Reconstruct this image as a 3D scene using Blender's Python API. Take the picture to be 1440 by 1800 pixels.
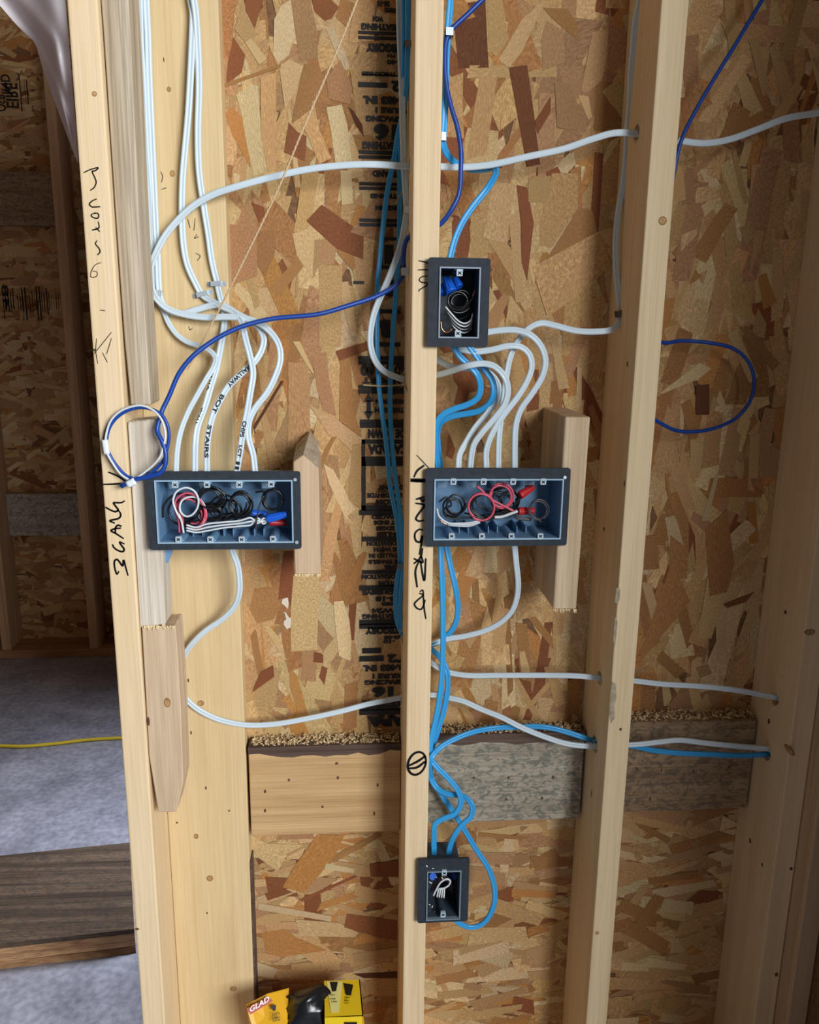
import bpy, bmesh, math, random
import numpy as np
from mathutils import Vector, Matrix
random.seed(7); RNG = random.Random(11)
for o in list(bpy.data.objects): bpy.data.objects.remove(o)
C = bpy.context.scene.collection
scene = bpy.context.scene

# ------------------------------------------------------------------ camera
F, PITCH, YAW, ROLL, DIST, H = 1436.2, .22857, .07802, .01282, 1.189, 1.44
fw = np.array([math.sin(YAW)*math.cos(PITCH), math.cos(YAW)*math.cos(PITCH), -math.sin(PITCH)])
rt0 = np.array([math.cos(YAW), -math.sin(YAW), 0.0]); up0 = np.cross(rt0, fw)
rt = math.cos(ROLL)*rt0 + math.sin(ROLL)*up0; up = -math.sin(ROLL)*rt0 + math.cos(ROLL)*up0
CAM = np.array([0.0, -DIST, H])
cd = bpy.data.cameras.new('camera'); co = bpy.data.objects.new('camera', cd); C.objects.link(co)
cd.sensor_fit = 'HORIZONTAL'; cd.sensor_width = 36; cd.lens = 36*F/1440; cd.clip_start = .02
M4 = Matrix.Identity(4)
for i in range(3):
    M4[i][0] = rt[i]; M4[i][1] = up[i]; M4[i][2] = -fw[i]; M4[i][3] = CAM[i]
co.matrix_world = M4; scene.camera = co
# ------------------------------------------------------------------ world, lights, exposure
w = bpy.data.worlds.new('sky'); scene.world = w; w.use_nodes = True
bg = w.node_tree.nodes['Background']; bg.inputs[0].default_value = (1.0, .88, .76, 1); bg.inputs[1].default_value = .135
def area(name, loc, target, sx, sy, power, col):
    l = bpy.data.lights.new(name, 'AREA'); l.shape = 'RECTANGLE'; l.size = sx; l.size_y = sy; l.energy = power; l.color = col
    o = bpy.data.objects.new(name, l); C.objects.link(o); o.location = loc
    o.rotation_euler = (Vector(target)-Vector(loc)).to_track_quat('-Z', 'Y').to_euler(); return o
area('daylight_window', (1.95, -3.1, 2.1), (0.0, 0, 1.0), 1.9, 1.3, 240, (.94, .975, 1.0))
area('daylight_back_room', (1.1, .95, 1.25), (-.62, .85, 0.0), .45, .4, 11, (.80, .88, 1.0)).data.spread = math.radians(50)
vs = scene.view_settings; vs.view_transform = 'Standard'; vs.look = 'None'; vs.gamma = 1; vs.use_curve_mapping = False; vs.exposure = -0.22

# ------------------------------------------------------------------ pixel -> place helpers
def ray(x, y): return fw + rt*(x-720)/F + up*(900-y)/F
def P(x, y, Y):
    d = ray(x, y); return CAM + d*((Y-CAM[1])/d[1])
def PZ(x, y, Z):
    d = ray(x, y); return CAM + d*((Z-CAM[2])/d[2])
def PX(x, y, X):
    d = ray(x, y); return CAM + d*((X-CAM[0])/d[0])
def proj(p):
    q = np.array(p)-CAM; z = q@fw; return 720+F*(q@rt)/z, 900-F*(q@up)/z

# ------------------------------------------------------------------ materials
def lin(c):
    return tuple(((v/255)/12.92 if v/255 <= .04045 else ((v/255+.055)/1.055)**2.4) for v in c)
def nt(name):
    m = bpy.data.materials.new(name); m.use_nodes = True; t = m.node_tree; b = t.nodes['Principled BSDF']; return m, t, b
def N(t, k, **kw):
    n = t.nodes.new(k)
    for a, v in kw.items(): setattr(n, a, v)
    return n
def plain(name, c, rough=.6, metal=0, spec=.5, emit=0, noise=0.0):
    m, t, b = nt(name); b.inputs['Base Color'].default_value = (*lin(c), 1); b.inputs['Roughness'].default_value = rough
    b.inputs['Metallic'].default_value = metal; b.inputs['Specular IOR Level'].default_value = spec
    if noise:
        tc = N(t, 'ShaderNodeTexCoord'); n = N(t, 'ShaderNodeTexNoise'); n.inputs['Scale'].default_value = 130; n.inputs['Detail'].default_value = 5
        r = N(t, 'ShaderNodeValToRGB'); l = lin(c)
        r.color_ramp.elements[0].color = (*[v*(1-noise) for v in l], 1); r.color_ramp.elements[1].color = (*[min(1, v*(1+noise)) for v in l], 1)
        r.color_ramp.elements[0].position = .3; r.color_ramp.elements[1].position = .7
        t.links.new(tc.outputs['Object'], n.inputs['Vector']); t.links.new(n.outputs['Fac'], r.inputs[0]); t.links.new(r.outputs[0], b.inputs['Base Color'])
    return m
def wood(name, c1, c2, axis=2, rough=.72, scale=1.0, stain=None, stain_amt=.5, fine=.25):
    m, t, b = nt(name); tc = N(t, 'ShaderNodeTexCoord'); oi = N(t, 'ShaderNodeObjectInfo')
    mul = N(t, 'ShaderNodeVectorMath', operation='SCALE'); mul.inputs[0].default_value = (13.1, 7.7, 5.3)
    t.links.new(oi.outputs['Random'], mul.inputs['Scale'])
    add = N(t, 'ShaderNodeVectorMath', operation='ADD'); t.links.new(tc.outputs['Object'], add.inputs[0]); t.links.new(mul.outputs[0], add.inputs[1])
    def noise(across, along, det, dist=0):
        mp = N(t, 'ShaderNodeMapping'); s = [across*scale]*3; s[axis] = along*scale; mp.inputs['Scale'].default_value = s
        n = N(t, 'ShaderNodeTexNoise'); n.inputs['Scale'].default_value = 1; n.inputs['Detail'].default_value = det; n.inputs['Distortion'].default_value = dist
        t.links.new(add.outputs[0], mp.inputs[0]); t.links.new(mp.outputs[0], n.inputs['Vector']); return n
    n1 = noise(38, 1.3, 4, .6); n2 = noise(330, 7, 3)
    r = N(t, 'ShaderNodeValToRGB'); r.color_ramp.elements[0].color = (*lin(c2), 1); r.color_ramp.elements[1].color = (*lin(c1), 1)
    r.color_ramp.elements[0].position = .28; r.color_ramp.elements[1].position = .62
    t.links.new(n1.outputs['Fac'], r.inputs[0])
    mx = N(t, 'ShaderNodeMixRGB', blend_type='MULTIPLY'); mx.inputs[0].default_value = fine
    r2 = N(t, 'ShaderNodeValToRGB'); r2.color_ramp.elements[0].position = .35; r2.color_ramp.elements[1].position = .6
    r2.color_ramp.elements[0].color = (.35, .3, .25, 1)
    t.links.new(n2.outputs['Fac'], r2.inputs[0]); t.links.new(r.outputs[0], mx.inputs[1]); t.links.new(r2.outputs[0], mx.inputs[2])
    out = mx.outputs[0]
    if stain:
        n3 = noise(95, 60, 9, 1.2); r3 = N(t, 'ShaderNodeValToRGB'); r3.color_ramp.elements[0].position = .46; r3.color_ramp.elements[1].position = .60
        r3.color_ramp.elements[1].color = (stain_amt,)*3+(1,)
        m3 = N(t, 'ShaderNodeMixRGB'); m3.inputs[2].default_value = (*lin(stain), 1)
        t.links.new(n3.outputs['Fac'], r3.inputs[0]); t.links.new(r3.outputs[0], m3.inputs[0]); t.links.new(out, m3.inputs[1]); out = m3.outputs[0]
    t.links.new(out, b.inputs['Base Color']); b.inputs['Roughness'].default_value = rough; b.inputs['Specular IOR Level'].default_value = .25
    bu = N(t, 'ShaderNodeBump'); bu.inputs['Strength'].default_value = .18; bu.inputs['Distance'].default_value = .001
    t.links.new(n2.outputs['Fac'], bu.inputs['Height']); t.links.new(bu.outputs[0], b.inputs['Normal'])
    return m
def strand_mat(name, gain=1.0):
    m, t, b = nt(name); at = N(t, 'ShaderNodeVertexColor'); at.layer_name = 'Col'
    uv = N(t, 'ShaderNodeUVMap'); uv.uv_map = 'UVMap'
    def noise(su, sv, det):
        mp = N(t, 'ShaderNodeMapping'); mp.inputs['Scale'].default_value = (su, sv, 1); n = N(t, 'ShaderNodeTexNoise'); n.inputs['Scale'].default_value = 1; n.inputs['Detail'].default_value = det
        t.links.new(uv.outputs[0], mp.inputs[0]); t.links.new(mp.outputs[0], n.inputs['Vector']); return n
    n1 = noise(9, 260, 4); n2 = noise(420, 1000, 2); n3 = noise(18, 34, 3); n4 = noise(35, 800, 2)
    def ramp(n, lo, hi, a=.3, z=.7):
        r = N(t, 'ShaderNodeValToRGB'); r.color_ramp.elements[0].position = a; r.color_ramp.elements[1].position = z
        r.color_ramp.elements[0].color = (*lo, 1); r.color_ramp.elements[1].color = (*hi, 1); t.links.new(n.outputs['Fac'], r.inputs[0]); return r
    col = at.outputs['Color']
    for r in (ramp(n1, (.60, .54, .48), (1.18, 1.17, 1.15)), ramp(n2, (.50, .42, .36), (1.16, 1.16, 1.16), .30, .50), ramp(n3, (.74, .70, .66), (1.18, 1.17, 1.16)), ramp(n4, (.66, .60, .54), (1.16, 1.16, 1.16), .34, .58)):
        mx = N(t, 'ShaderNodeMixRGB', blend_type='MULTIPLY'); mx.inputs[0].default_value = 1; t.links.new(col, mx.inputs[1]); t.links.new(r.outputs[0], mx.inputs[2]); col = mx.outputs[0]
    t.links.new(col, b.inputs['Base Color']); b.inputs['Roughness'].default_value = .7; b.inputs['Specular IOR Level'].default_value = .25
    bu = N(t, 'ShaderNodeBump'); bu.inputs['Strength'].default_value = .35; bu.inputs['Distance'].default_value = .001
    t.links.new(n1.outputs['Fac'], bu.inputs['Height']); t.links.new(bu.outputs[0], b.inputs['Normal'])
    return m
def concrete():
    m, t, b = nt('concrete'); tc = N(t, 'ShaderNodeTexCoord')
    n = N(t, 'ShaderNodeTexNoise'); n.inputs['Scale'].default_value = 5; n.inputs['Detail'].default_value = 9; n.inputs['Roughness'].default_value = .65
    n2 = N(t, 'ShaderNodeTexNoise'); n2.inputs['Scale'].default_value = 60; n2.inputs['Detail'].default_value = 4
    r = N(t, 'ShaderNodeValToRGB'); r.color_ramp.elements[0].color = (*lin((126, 126, 136)), 1); r.color_ramp.elements[1].color = (*lin((172, 172, 184)), 1)
    r.color_ramp.elements[0].position = .35; r.color_ramp.elements[1].position = .68
    r2 = N(t, 'ShaderNodeValToRGB'); r2.color_ramp.elements[0].color = (.75, .75, .75, 1); r2.color_ramp.elements[1].color = (1.1, 1.1, 1.1, 1); r2.color_ramp.elements[0].position = .35; r2.color_ramp.elements[1].position = .65
    mx = N(t, 'ShaderNodeMixRGB', blend_type='MULTIPLY'); mx.inputs[0].default_value = 1
    for a in (n, n2): t.links.new(tc.outputs['Object'], a.inputs['Vector'])
    t.links.new(n.outputs['Fac'], r.inputs[0]); t.links.new(n2.outputs['Fac'], r2.inputs[0]); t.links.new(r.outputs[0], mx.inputs[1]); t.links.new(r2.outputs[0], mx.inputs[2])
    t.links.new(mx.outputs[0], b.inputs['Base Color']); b.inputs['Roughness'].default_value = .42
    bu = N(t, 'ShaderNodeBump'); bu.inputs['Strength'].default_value = .2; bu.inputs['Distance'].default_value = .003; t.links.new(n.outputs['Fac'], bu.inputs['Height']); t.links.new(bu.outputs[0], b.inputs['Normal'])
    return m
def film():
    m, t, b = nt('plastic_film'); b.inputs['Base Color'].default_value = (*lin((252, 243, 248)), 1); b.inputs['Roughness'].default_value = .35
    b.inputs['Alpha'].default_value = .9
    tr = N(t, 'ShaderNodeBsdfTranslucent'); tr.inputs[0].default_value = (*lin((235, 215, 228)), 1); mx = N(t, 'ShaderNodeMixShader'); mx.inputs[0].default_value = .2
    o = t.nodes['Material Output']; t.links.new(b.outputs[0], mx.inputs[1]); t.links.new(tr.outputs[0], mx.inputs[2]); t.links.new(mx.outputs[0], o.inputs[0]); return m
W_STUD = wood('spruce_vertical', (233, 209, 171), (224, 197, 155), fine=.14)
W_SIDE = wood('spruce_plank', (224, 198, 152), (215, 186, 138), fine=.14)
W_PINK = wood('spruce_rosy', (208, 180, 148), (188, 156, 124), fine=.18)
W_GREY = wood('weathered_wood', (206, 192, 170), (168, 148, 122), fine=.5)
W_WHITE = wood('pale_dry_wood', (232, 223, 208), (206, 193, 175), fine=.35)
W_TAN = wood('tan_offcut', (214, 190, 160), (192, 164, 132), fine=.25)
W_HOR = wood('spruce_horizontal', (214, 178, 130), (186, 146, 100), axis=0)
W_MOLD = wood('mouldy_board', (190, 181, 164), (164, 153, 134), axis=0, stain=(96, 99, 94), stain_amt=.7, fine=.4)
W_MOLD2 = wood('mouldy_brown_board', (172, 146, 116), (140, 112, 84), axis=0, stain=(80, 76, 70), stain_amt=.6, fine=.4)
W_DARKEDGE = wood('bark_edge', (112, 92, 82), (70, 54, 48), axis=0, fine=.5)
W_END = plain('end_grain', (196, 176, 140), .85, noise=.35)
W_CUT = plain('fresh_splinter', (232, 208, 160), .7)
W_STEP = wood('dark_timber', (112, 92, 76), (70, 56, 46), axis=0, fine=.6, stain=(48, 52, 50), stain_amt=.5)
W_STEPF = wood('laminated_edge', (202, 158, 116), (128, 88, 58), axis=0, fine=.6)
W_FAR = wood('far_spruce', (196, 158, 122), (166, 128, 94))
STRAND = strand_mat('osb_strand')
OSBBASE = plain('osb_base', (120, 84, 52), .8, noise=.3)
INK = plain('stamp_ink', (22, 16, 14), .6)
MARKER = plain('marker_ink', (26, 20, 18), .5)
PENCIL = plain('pencil', (128, 112, 90), .6)
CABW = plain('white_cable_jacket', (204, 219, 228), .42)
CABB = plain('blue_cable_jacket', (52, 158, 222), .35)
CABD = plain('dark_blue_jacket', (12, 64, 152), .4)
WBLK = plain('black_insulation', (20, 20, 22), .3)
WWHT = plain('white_insulation', (212, 216, 218), .3)
WPNK = plain('red_insulation', (206, 84, 104), .35)
COPPER = plain('copper', (205, 140, 100), .3, metal=1)
STEEL = plain('galvanised_steel', (196, 206, 214), .4, metal=.55)
TAPE = plain('white_tape', (226, 232, 236), .6)
GASKET = plain('black_gasket', (34, 43, 52), .75, noise=.25)
PLAST = plain('slate_plastic', (104, 142, 176), .45)
PLAST_D = plain('dark_plastic', (58, 70, 82), .5)
RIM = plain('plastic_rim', (150, 182, 206), .4)
TABM = plain('tab_plastic', (176, 194, 206), .4)
HOLE = plain('hole_black', (8, 8, 9), .8)
NUTB = plain('blue_connector', (24, 96, 214), .4)
NUTR = plain('red_connector', (190, 34, 38), .4)
YELL = plain('yellow_carton', (240, 206, 30), .45)
ORNG = plain('orange_carton', (236, 178, 34), .45)
CREAM = plain('cream_print', (240, 234, 150), .5)
REDP = plain('red_print', (170, 36, 30), .5)
WHITEP = plain('white_print', (244, 240, 232), .5)
BAG = plain('black_bag', (22, 26, 30), .25)
CORD = plain('yellow_cord', (204, 176, 52), .5)
TWINE = plain('tan_twine', (206, 176, 138), .8)
KNOTM = plain('knot', (182, 140, 88), .7, noise=.3); KNOTR = plain('knot_ring', (128, 90, 52), .7); KNOTD = plain('knot_dark', (96, 66, 42), .7, noise=.3)
PAINT = plain('white_paint', (238, 234, 224), .6)
SHAV = plain('shavings', (216, 190, 146), .8, noise=.2)
FILM = film(); CONC = concrete()

# ------------------------------------------------------------------ mesh helpers
ORG = {}
def setp(o, label=None, category=None, group=None, kind=None):
    for k, v in (('label', label), ('category', category), ('group', group), ('kind', kind)):
        if v: o[k] = v
    return o
class MB:
    def __init__(s): s.v = []; s.f = []; s.m = []
    def add(s, vs, fs, mi=0):
        n = len(s.v); s.v += [tuple(map(float, p)) for p in vs]; s.f += [[i+n for i in f] for f in fs]; s.m += [mi]*len(fs); return s
    def box(s, a, b, mi=0, bev=0.0):
        a = np.minimum(a, b), np.maximum(a, b); (x0, y0, z0), (x1, y1, z1) = a
        if bev <= 0:
            vs = [(x0,y0,z0),(x1,y0,z0),(x1,y1,z0),(x0,y1,z0),(x0,y0,z1),(x1,y0,z1),(x1,y1,z1),(x0,y1,z1)]
            return s.add(vs, [(0,3,2,1),(4,5,6,7),(0,1,5,4),(1,2,6,5),(2,3,7,6),(3,0,4,7)], mi)
        bm = bmesh.new(); bmesh.ops.create_cube(bm, size=1)
        bmesh.ops.scale(bm, vec=(x1-x0, y1-y0, z1-z0), verts=bm.verts); bmesh.ops.translate(bm, vec=((x0+x1)/2, (y0+y1)/2, (z0+z1)/2), verts=bm.verts)
        bmesh.ops.bevel(bm, geom=list(bm.edges), offset=bev, segments=2, affect='EDGES', profile=.5)
        bm.verts.index_update(); s.add([v.co[:] for v in bm.verts], [[v.index for v in f.verts] for f in bm.faces], mi); bm.free(); return s
    def build(s, name, mats, parent=None, origin=None, smooth=False, **props):
        vs = np.array(s.v, float)
        if parent is not None: org = ORG[parent.name]
        elif origin is not None: org = np.array(origin, float)
        else: org = np.array([(vs[:, 0].min()+vs[:, 0].max())/2, (vs[:, 1].min()+vs[:, 1].max())/2, vs[:, 2].min()])
        me = bpy.data.meshes.new(name); me.from_pydata([tuple(p) for p in vs-org], [], s.f); me.update()
        if not isinstance(mats, (list, tuple)): mats = [mats]
        for m in mats: me.materials.append(m)
        if len(mats) > 1: me.polygons.foreach_set('material_index', s.m)
        if smooth: me.polygons.foreach_set('use_smooth', [True]*len(me.polygons))
        o = bpy.data.objects.new(name, me); C.objects.link(o)
        if parent is not None: o.parent = parent
        else: o.location = org
        ORG[o.name] = org; setp(o, **props); return o
def root(name, loc, **props):
    o = bpy.data.objects.new(name, None); C.objects.link(o); o.location = loc; o.empty_display_size = .02; ORG[o.name] = np.array(loc, float); setp(o, **props); return o
def prism(pts, d):   # polygon (3d points) extruded by vector d -> verts, faces
    n = len(pts); pts = [np.array(p, float) for p in pts]; vs = pts+[p+np.array(d) for p in pts]
    return vs, [list(range(n)), list(range(2*n-1, n-1, -1))]+[[i, i+n, (i+1) % n+n, (i+1) % n] for i in range(n)]
def spline(pts, step=.005):
    pts = [np.array(p, float) for p in pts]
    if len(pts) == 2:
        n = max(2, int(np.linalg.norm(pts[1]-pts[0])/step)); return [pts[0]+(pts[1]-pts[0])*i/n for i in range(n+1)]
    e = [2*pts[0]-pts[1]]+pts+[2*pts[-1]-pts[-2]]; out = []
    for i in range(1, len(e)-2):
        a, b, c, d = e[i-1:i+3]; n = max(2, int(np.linalg.norm(c-b)/step))
        ta, tb, tc, td = 0, *np.cumsum([max(1e-6, np.linalg.norm(q-p)**.5) for p, q in ((a, b), (b, c), (c, d))])
        for k in range(n):
            t = tb+(tc-tb)*k/n
            A1 = (tb-t)/(tb-ta)*a+(t-ta)/(tb-ta)*b; A2 = (tc-t)/(tc-tb)*b+(t-tb)/(tc-tb)*c; A3 = (td-t)/(td-tc)*c+(t-tc)/(td-tc)*d
            B1 = (tc-t)/(tc-ta)*A1+(t-ta)/(tc-ta)*A2; B2 = (td-t)/(td-tb)*A2+(t-tb)/(td-tb)*A3
            out.append((tc-t)/(tc-tb)*B1+(t-tb)/(tc-tb)*B2)
    out.append(pts[-1]); return out
def sweep(path, prof, facing=(0, -1, 0), roll=0.0):
    mb = MB(); n = len(path); k = len(prof); facing = np.array(facing, float); prevN = None; rings = []
    for i, p in enumerate(path):
        t = path[min(i+1, n-1)]-path[max(i-1, 0)]; L = np.linalg.norm(t); t = t/L if L > 0 else np.array([0, 0, 1.])
        nn = facing-t*(facing@t)
        if np.linalg.norm(nn) < .35 and prevN is not None: nn = prevN-t*(prevN@t)
        nn /= max(1e-9, np.linalg.norm(nn)); 
        if prevN is not None:
            nn = .65*prevN+.35*nn; nn -= t*(nn@t); nn /= max(1e-9, np.linalg.norm(nn))
        prevN = nn; bb = np.cross(t, nn)
        rings += [p+bb*a+nn*b for a, b in prof]
    fs = [[i*k+j, i*k+(j+1) % k, (i+1)*k+(j+1) % k, (i+1)*k+j] for i in range(n-1) for j in range(k)]
    fs += [list(range(k-1, -1, -1)), list(range((n-1)*k, n*k))]
    return mb.add(rings, fs)
def oval(wd, th, n=18, groove=.0):
    pr = []
    for i in range(n):
        a = 2*math.pi*i/n; c, s_ = math.cos(a), math.sin(a)
        x = wd/2*math.copysign(abs(c)**.75, c); y = th/2*math.copysign(abs(s_)**.75, s_)
        g = groove*math.exp(-(x/(wd*.13))**2); y -= math.copysign(min(g, abs(y)), y); pr.append((x, y))
    return pr
def circ(r, n=8): return [(r*math.cos(2*math.pi*i/n), r*math.sin(2*math.pi*i/n)) for i in range(n)]
NM = oval(.0096, .0058, 30, .0016); NMB = oval(.0096, .0060, 30, .0015); NMT = oval(.0080, .0058, 24, .001)
PATHS = {}
def cable(key, name, label, pts, Ys, mat, prof=NM, cat='cable', group=None, step=.006):
    idx = sorted(Ys); yy = np.interp(range(len(pts)), idx, [Ys[i] for i in idx])
    path = spline([P(p[0], p[1], y) for p, y in zip(pts, yy)], step); PATHS[key] = path
    return sweep(path, prof).build(name, mat, smooth=True, label=label, category=cat, group=group)
def strokes(lines, name, parent, mat, wd=.0016, Y=-.0004, sc=1.0, ox=0, oy=0, yfun=None, **props):
    for ln in lines:
        mb = MB(); pts = [(ox+x/sc, oy+y/sc) for x, y in ln]
        path = spline([P(x, y, Y if yfun is None else yfun(x, y)) for x, y in pts], .0015)
        n = len(path)
        for i in range(n-1):
            a, b = path[i], path[i+1]; t = b-a; q = np.array([-t[2], 0, t[0]]); q /= max(1e-9, np.linalg.norm(q))
            w0 = wd/2*(.75+.25*math.sin(3.1*i/max(1, n)))
            a = a-t*.25; b = b+t*.25; dd = np.array([0, .0006, 0])
            mb.add([a+q*w0, a-q*w0, b-q*w0, b+q*w0, a+q*w0+dd, a-q*w0+dd, b-q*w0+dd, b+q*w0+dd], [(0, 1, 2, 3), (4, 7, 6, 5), (0, 4, 5, 1), (1, 5, 6, 2), (2, 6, 7, 3), (3, 7, 4, 0)])
        mb.build(name, mat, parent, **props)
def knots(parent, lst, name='knot'):
    """flush knots: (px, py, plane, value, rx_mm, rz_mm, dark)"""
    for px, py, pl, val, rx, rz, dark in lst:
        mb = MB(); c = P(px, py, val) if pl == 'Y' else PX(px, py, val)
        u, nrm = (np.array([1., 0, 0]), np.array([0, -1., 0])) if pl == 'Y' else (np.array([0, 1., 0]), np.array([-1., 0, 0]))
        zz = np.array([0, 0, 1.]); n = 14
        if dark: rx, rz = rx*.7, rz*.85
        for k, (s0, mi, h) in enumerate(((1.0, 1, .0003), (.80, 0, .00045))):
            ring = [c+u*rx/1000*s0*math.cos(2*math.pi*i/n)+zz*rz/1000*s0*math.sin(2*math.pi*i/n)+nrm*h for i in range(n)]
            vs, fs = prism(ring, -nrm*.001); mb.add(vs, fs, mi)
        mb.build(name, [KNOTD if dark else KNOTM, KNOTD if dark else KNOTR], parent)

# ------------------------------------------------------------------ key planes
T = .14; SW = .038; PB = .102
XA, XC, XR, XH = -.3527, .0920, .4220, .7350
XA1, XC1, XR1, XH1 = XA+SW, XC+SW, XR+SW, XH+SW
FARY = PZ(100, 1156, 0)[1]; OSBF = FARY+.14
TOP = 2.44

# ------------------------------------------------------------------ setting: floor, ceiling, far walls
MB().box((-4, -5, -.12), (3.5, OSBF+.3, 0)).build('floor', CONC, kind='structure', label='bare grey concrete floor slab')
MB().box((-4, .15, 3.1), (3.5, OSBF+.3, 3.2)).build('ceiling', W_FAR, kind='structure', label='unseen timber ceiling added to keep the back room dark')  # out of view, added to block ambient light from the back room
MB().box((-1.85, .1, 0), (-1.75, OSBF+.1, 3.1)).build('wall_left_blocker', OSBBASE, kind='structure', label='unseen sheathed wall added at the left to darken the back room')  # added out of frame, set close in to darken the back room

# ------------------------------------------------------------------ OSB strands
PAL = {'T': (214, 185, 137), 't': (199, 165, 117), 'b': (172, 129, 83), 'r': (142, 90, 58), 'p': (182, 144, 106), 'g': (218, 197, 156), 'o': (190, 140, 82), 'd': (92, 58, 36), 'R': (118, 74, 50), 'W': (236, 230, 218)}
KEYS = 'TTTTTttttttttttgggppppbbbboor'; KBIG = 'TTTttttttgppbbo'
def strand_poly(rng, L, Wd):
    n = rng.choice((3, 4)); top = []; bot = []
    taper = rng.uniform(.35, 1.0) if rng.random() < .45 else rng.uniform(.85, 1)
    for i in range(n+1):
        u = -L/2+L*i/n; wv = Wd/2*(1-(1-taper)*i/n)
        top.append((u+rng.uniform(-.06, .06)*L, wv*rng.uniform(.88, 1.08))); bot.append((u+rng.uniform(-.06, .06)*L, -wv*rng.uniform(.88, 1.08)))
    return bot+top[::-1]
class Strands:
    """strands pressed into the sheet at plane Y (facing -Y)"""
    def __init__(s): s.v = []; s.f = []; s.c = []; s.uv = []
    def put(s, pts2, Y, h, slope, col, ang, seed):
        n = len(pts2); b = len(s.v); cx = sum(p[0] for p in pts2)/n; cz = sum(p[1] for p in pts2)/n
        ca, sa = math.cos(ang), math.sin(ang)
        hs = [max(.00005, h+slope[0]*(x-cx)+slope[1]*(z-cz)) for x, z in pts2]
        s.v += [(x, Y-hh, z) for (x, z), hh in zip(pts2, hs)]+[(x, Y+.0006, z) for x, z in pts2]
        uvs = [((x-cx)*ca+(z-cz)*sa+seed, -(x-cx)*sa+(z-cz)*ca+seed*1.7) for x, z in pts2]
        area2 = sum(pts2[i][0]*pts2[(i+1) % n][1]-pts2[(i+1) % n][0]*pts2[i][1] for i in range(n))
        order = list(range(n)) if area2 > 0 else list(range(n-1, -1, -1))
        s.f.append([b+i for i in order]); s.c.append((col, n)); s.uv += [uvs[i] for i in order]
        edge_shade = tuple(v*.45 for v in col)  # side walls coloured darker to imitate shade along strand edges
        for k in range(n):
            i, j = order[k], order[(k+1) % n]; s.f.append([b+j, b+i, b+n+i, b+n+j]); s.c.append((edge_shade, 4)); s.uv += [uvs[j], uvs[i], uvs[i], uvs[j]]
    def build(s, name, parent, kind=None, mat=None):
        org = ORG[parent.name]; me = bpy.data.meshes.new(name); me.from_pydata([tuple(np.array(p)-org) for p in s.v], [], s.f); me.update()
        me.materials.append(mat or STRAND); uvl = me.uv_layers.new(name='UVMap'); ca = me.color_attributes.new('Col', 'FLOAT_COLOR', 'CORNER')
        uvl.data.foreach_set('uv', np.array(s.uv, np.float32).ravel())
        ca.data.foreach_set('color', np.concatenate([np.tile(np.array([*c, 1.0], np.float32), n) for c, n in s.c]))
        o = bpy.data.objects.new(name, me); C.objects.link(o); o.parent = parent; ORG[o.name] = org
        if kind: o['kind'] = kind
        return o
def jitcol(rng, key):
    c = lin(PAL[key]); g = rng.uniform(.86, 1.10); return tuple(max(0, v*g*rng.uniform(.96, 1.04)) for v in c)
def sheet_fill(rng, X0, X1, Z0, Z1, Y, ang0, spread, cover, lmin, lmax, wmin, wmax, hmax=.0020):
    S = Strands(); area_ = (X1-X0)*(Z1-Z0); acc = 0; k = 0
    items = []
    while acc < area_*cover:
        L = rng.uniform(lmin, lmax)*(1 if rng.random() > .25 else .5); Wd = rng.uniform(wmin, wmax)*(1 if rng.random() > .3 else .5); acc += L*Wd; items.append((L, Wd))
    items.sort(key=lambda a: a[0]*a[1]*0+rng.random())
    for i, (L, Wd) in enumerate(items):
        x = rng.uniform(X0-.01, X1+.01); z = rng.uniform(Z0-.01, Z1+.01); a = ang0+rng.gauss(0, spread)
        if rng.random() < .08: a = rng.uniform(0, math.pi)
        ca, sa = math.cos(a), math.sin(a)
        pts = [(min(max(x+u*ca-v*sa, X0), X1), min(max(z+u*sa+v*ca, Z0), Z1)) for u, v in strand_poly(rng, L, Wd)]
        if abs(max(p[0] for p in pts)-min(p[0] for p in pts)) < .004 or abs(max(p[1] for p in pts)-min(p[1] for p in pts)) < .004: continue
        S.put(pts, Y, hmax*(.15+.85*i/len(items)), (rng.uniform(-.006, .006), rng.uniform(-.006, .006)), jitcol(rng, rng.choice(KEYS)), a, rng.uniform(0, 60))
    return S
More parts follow.
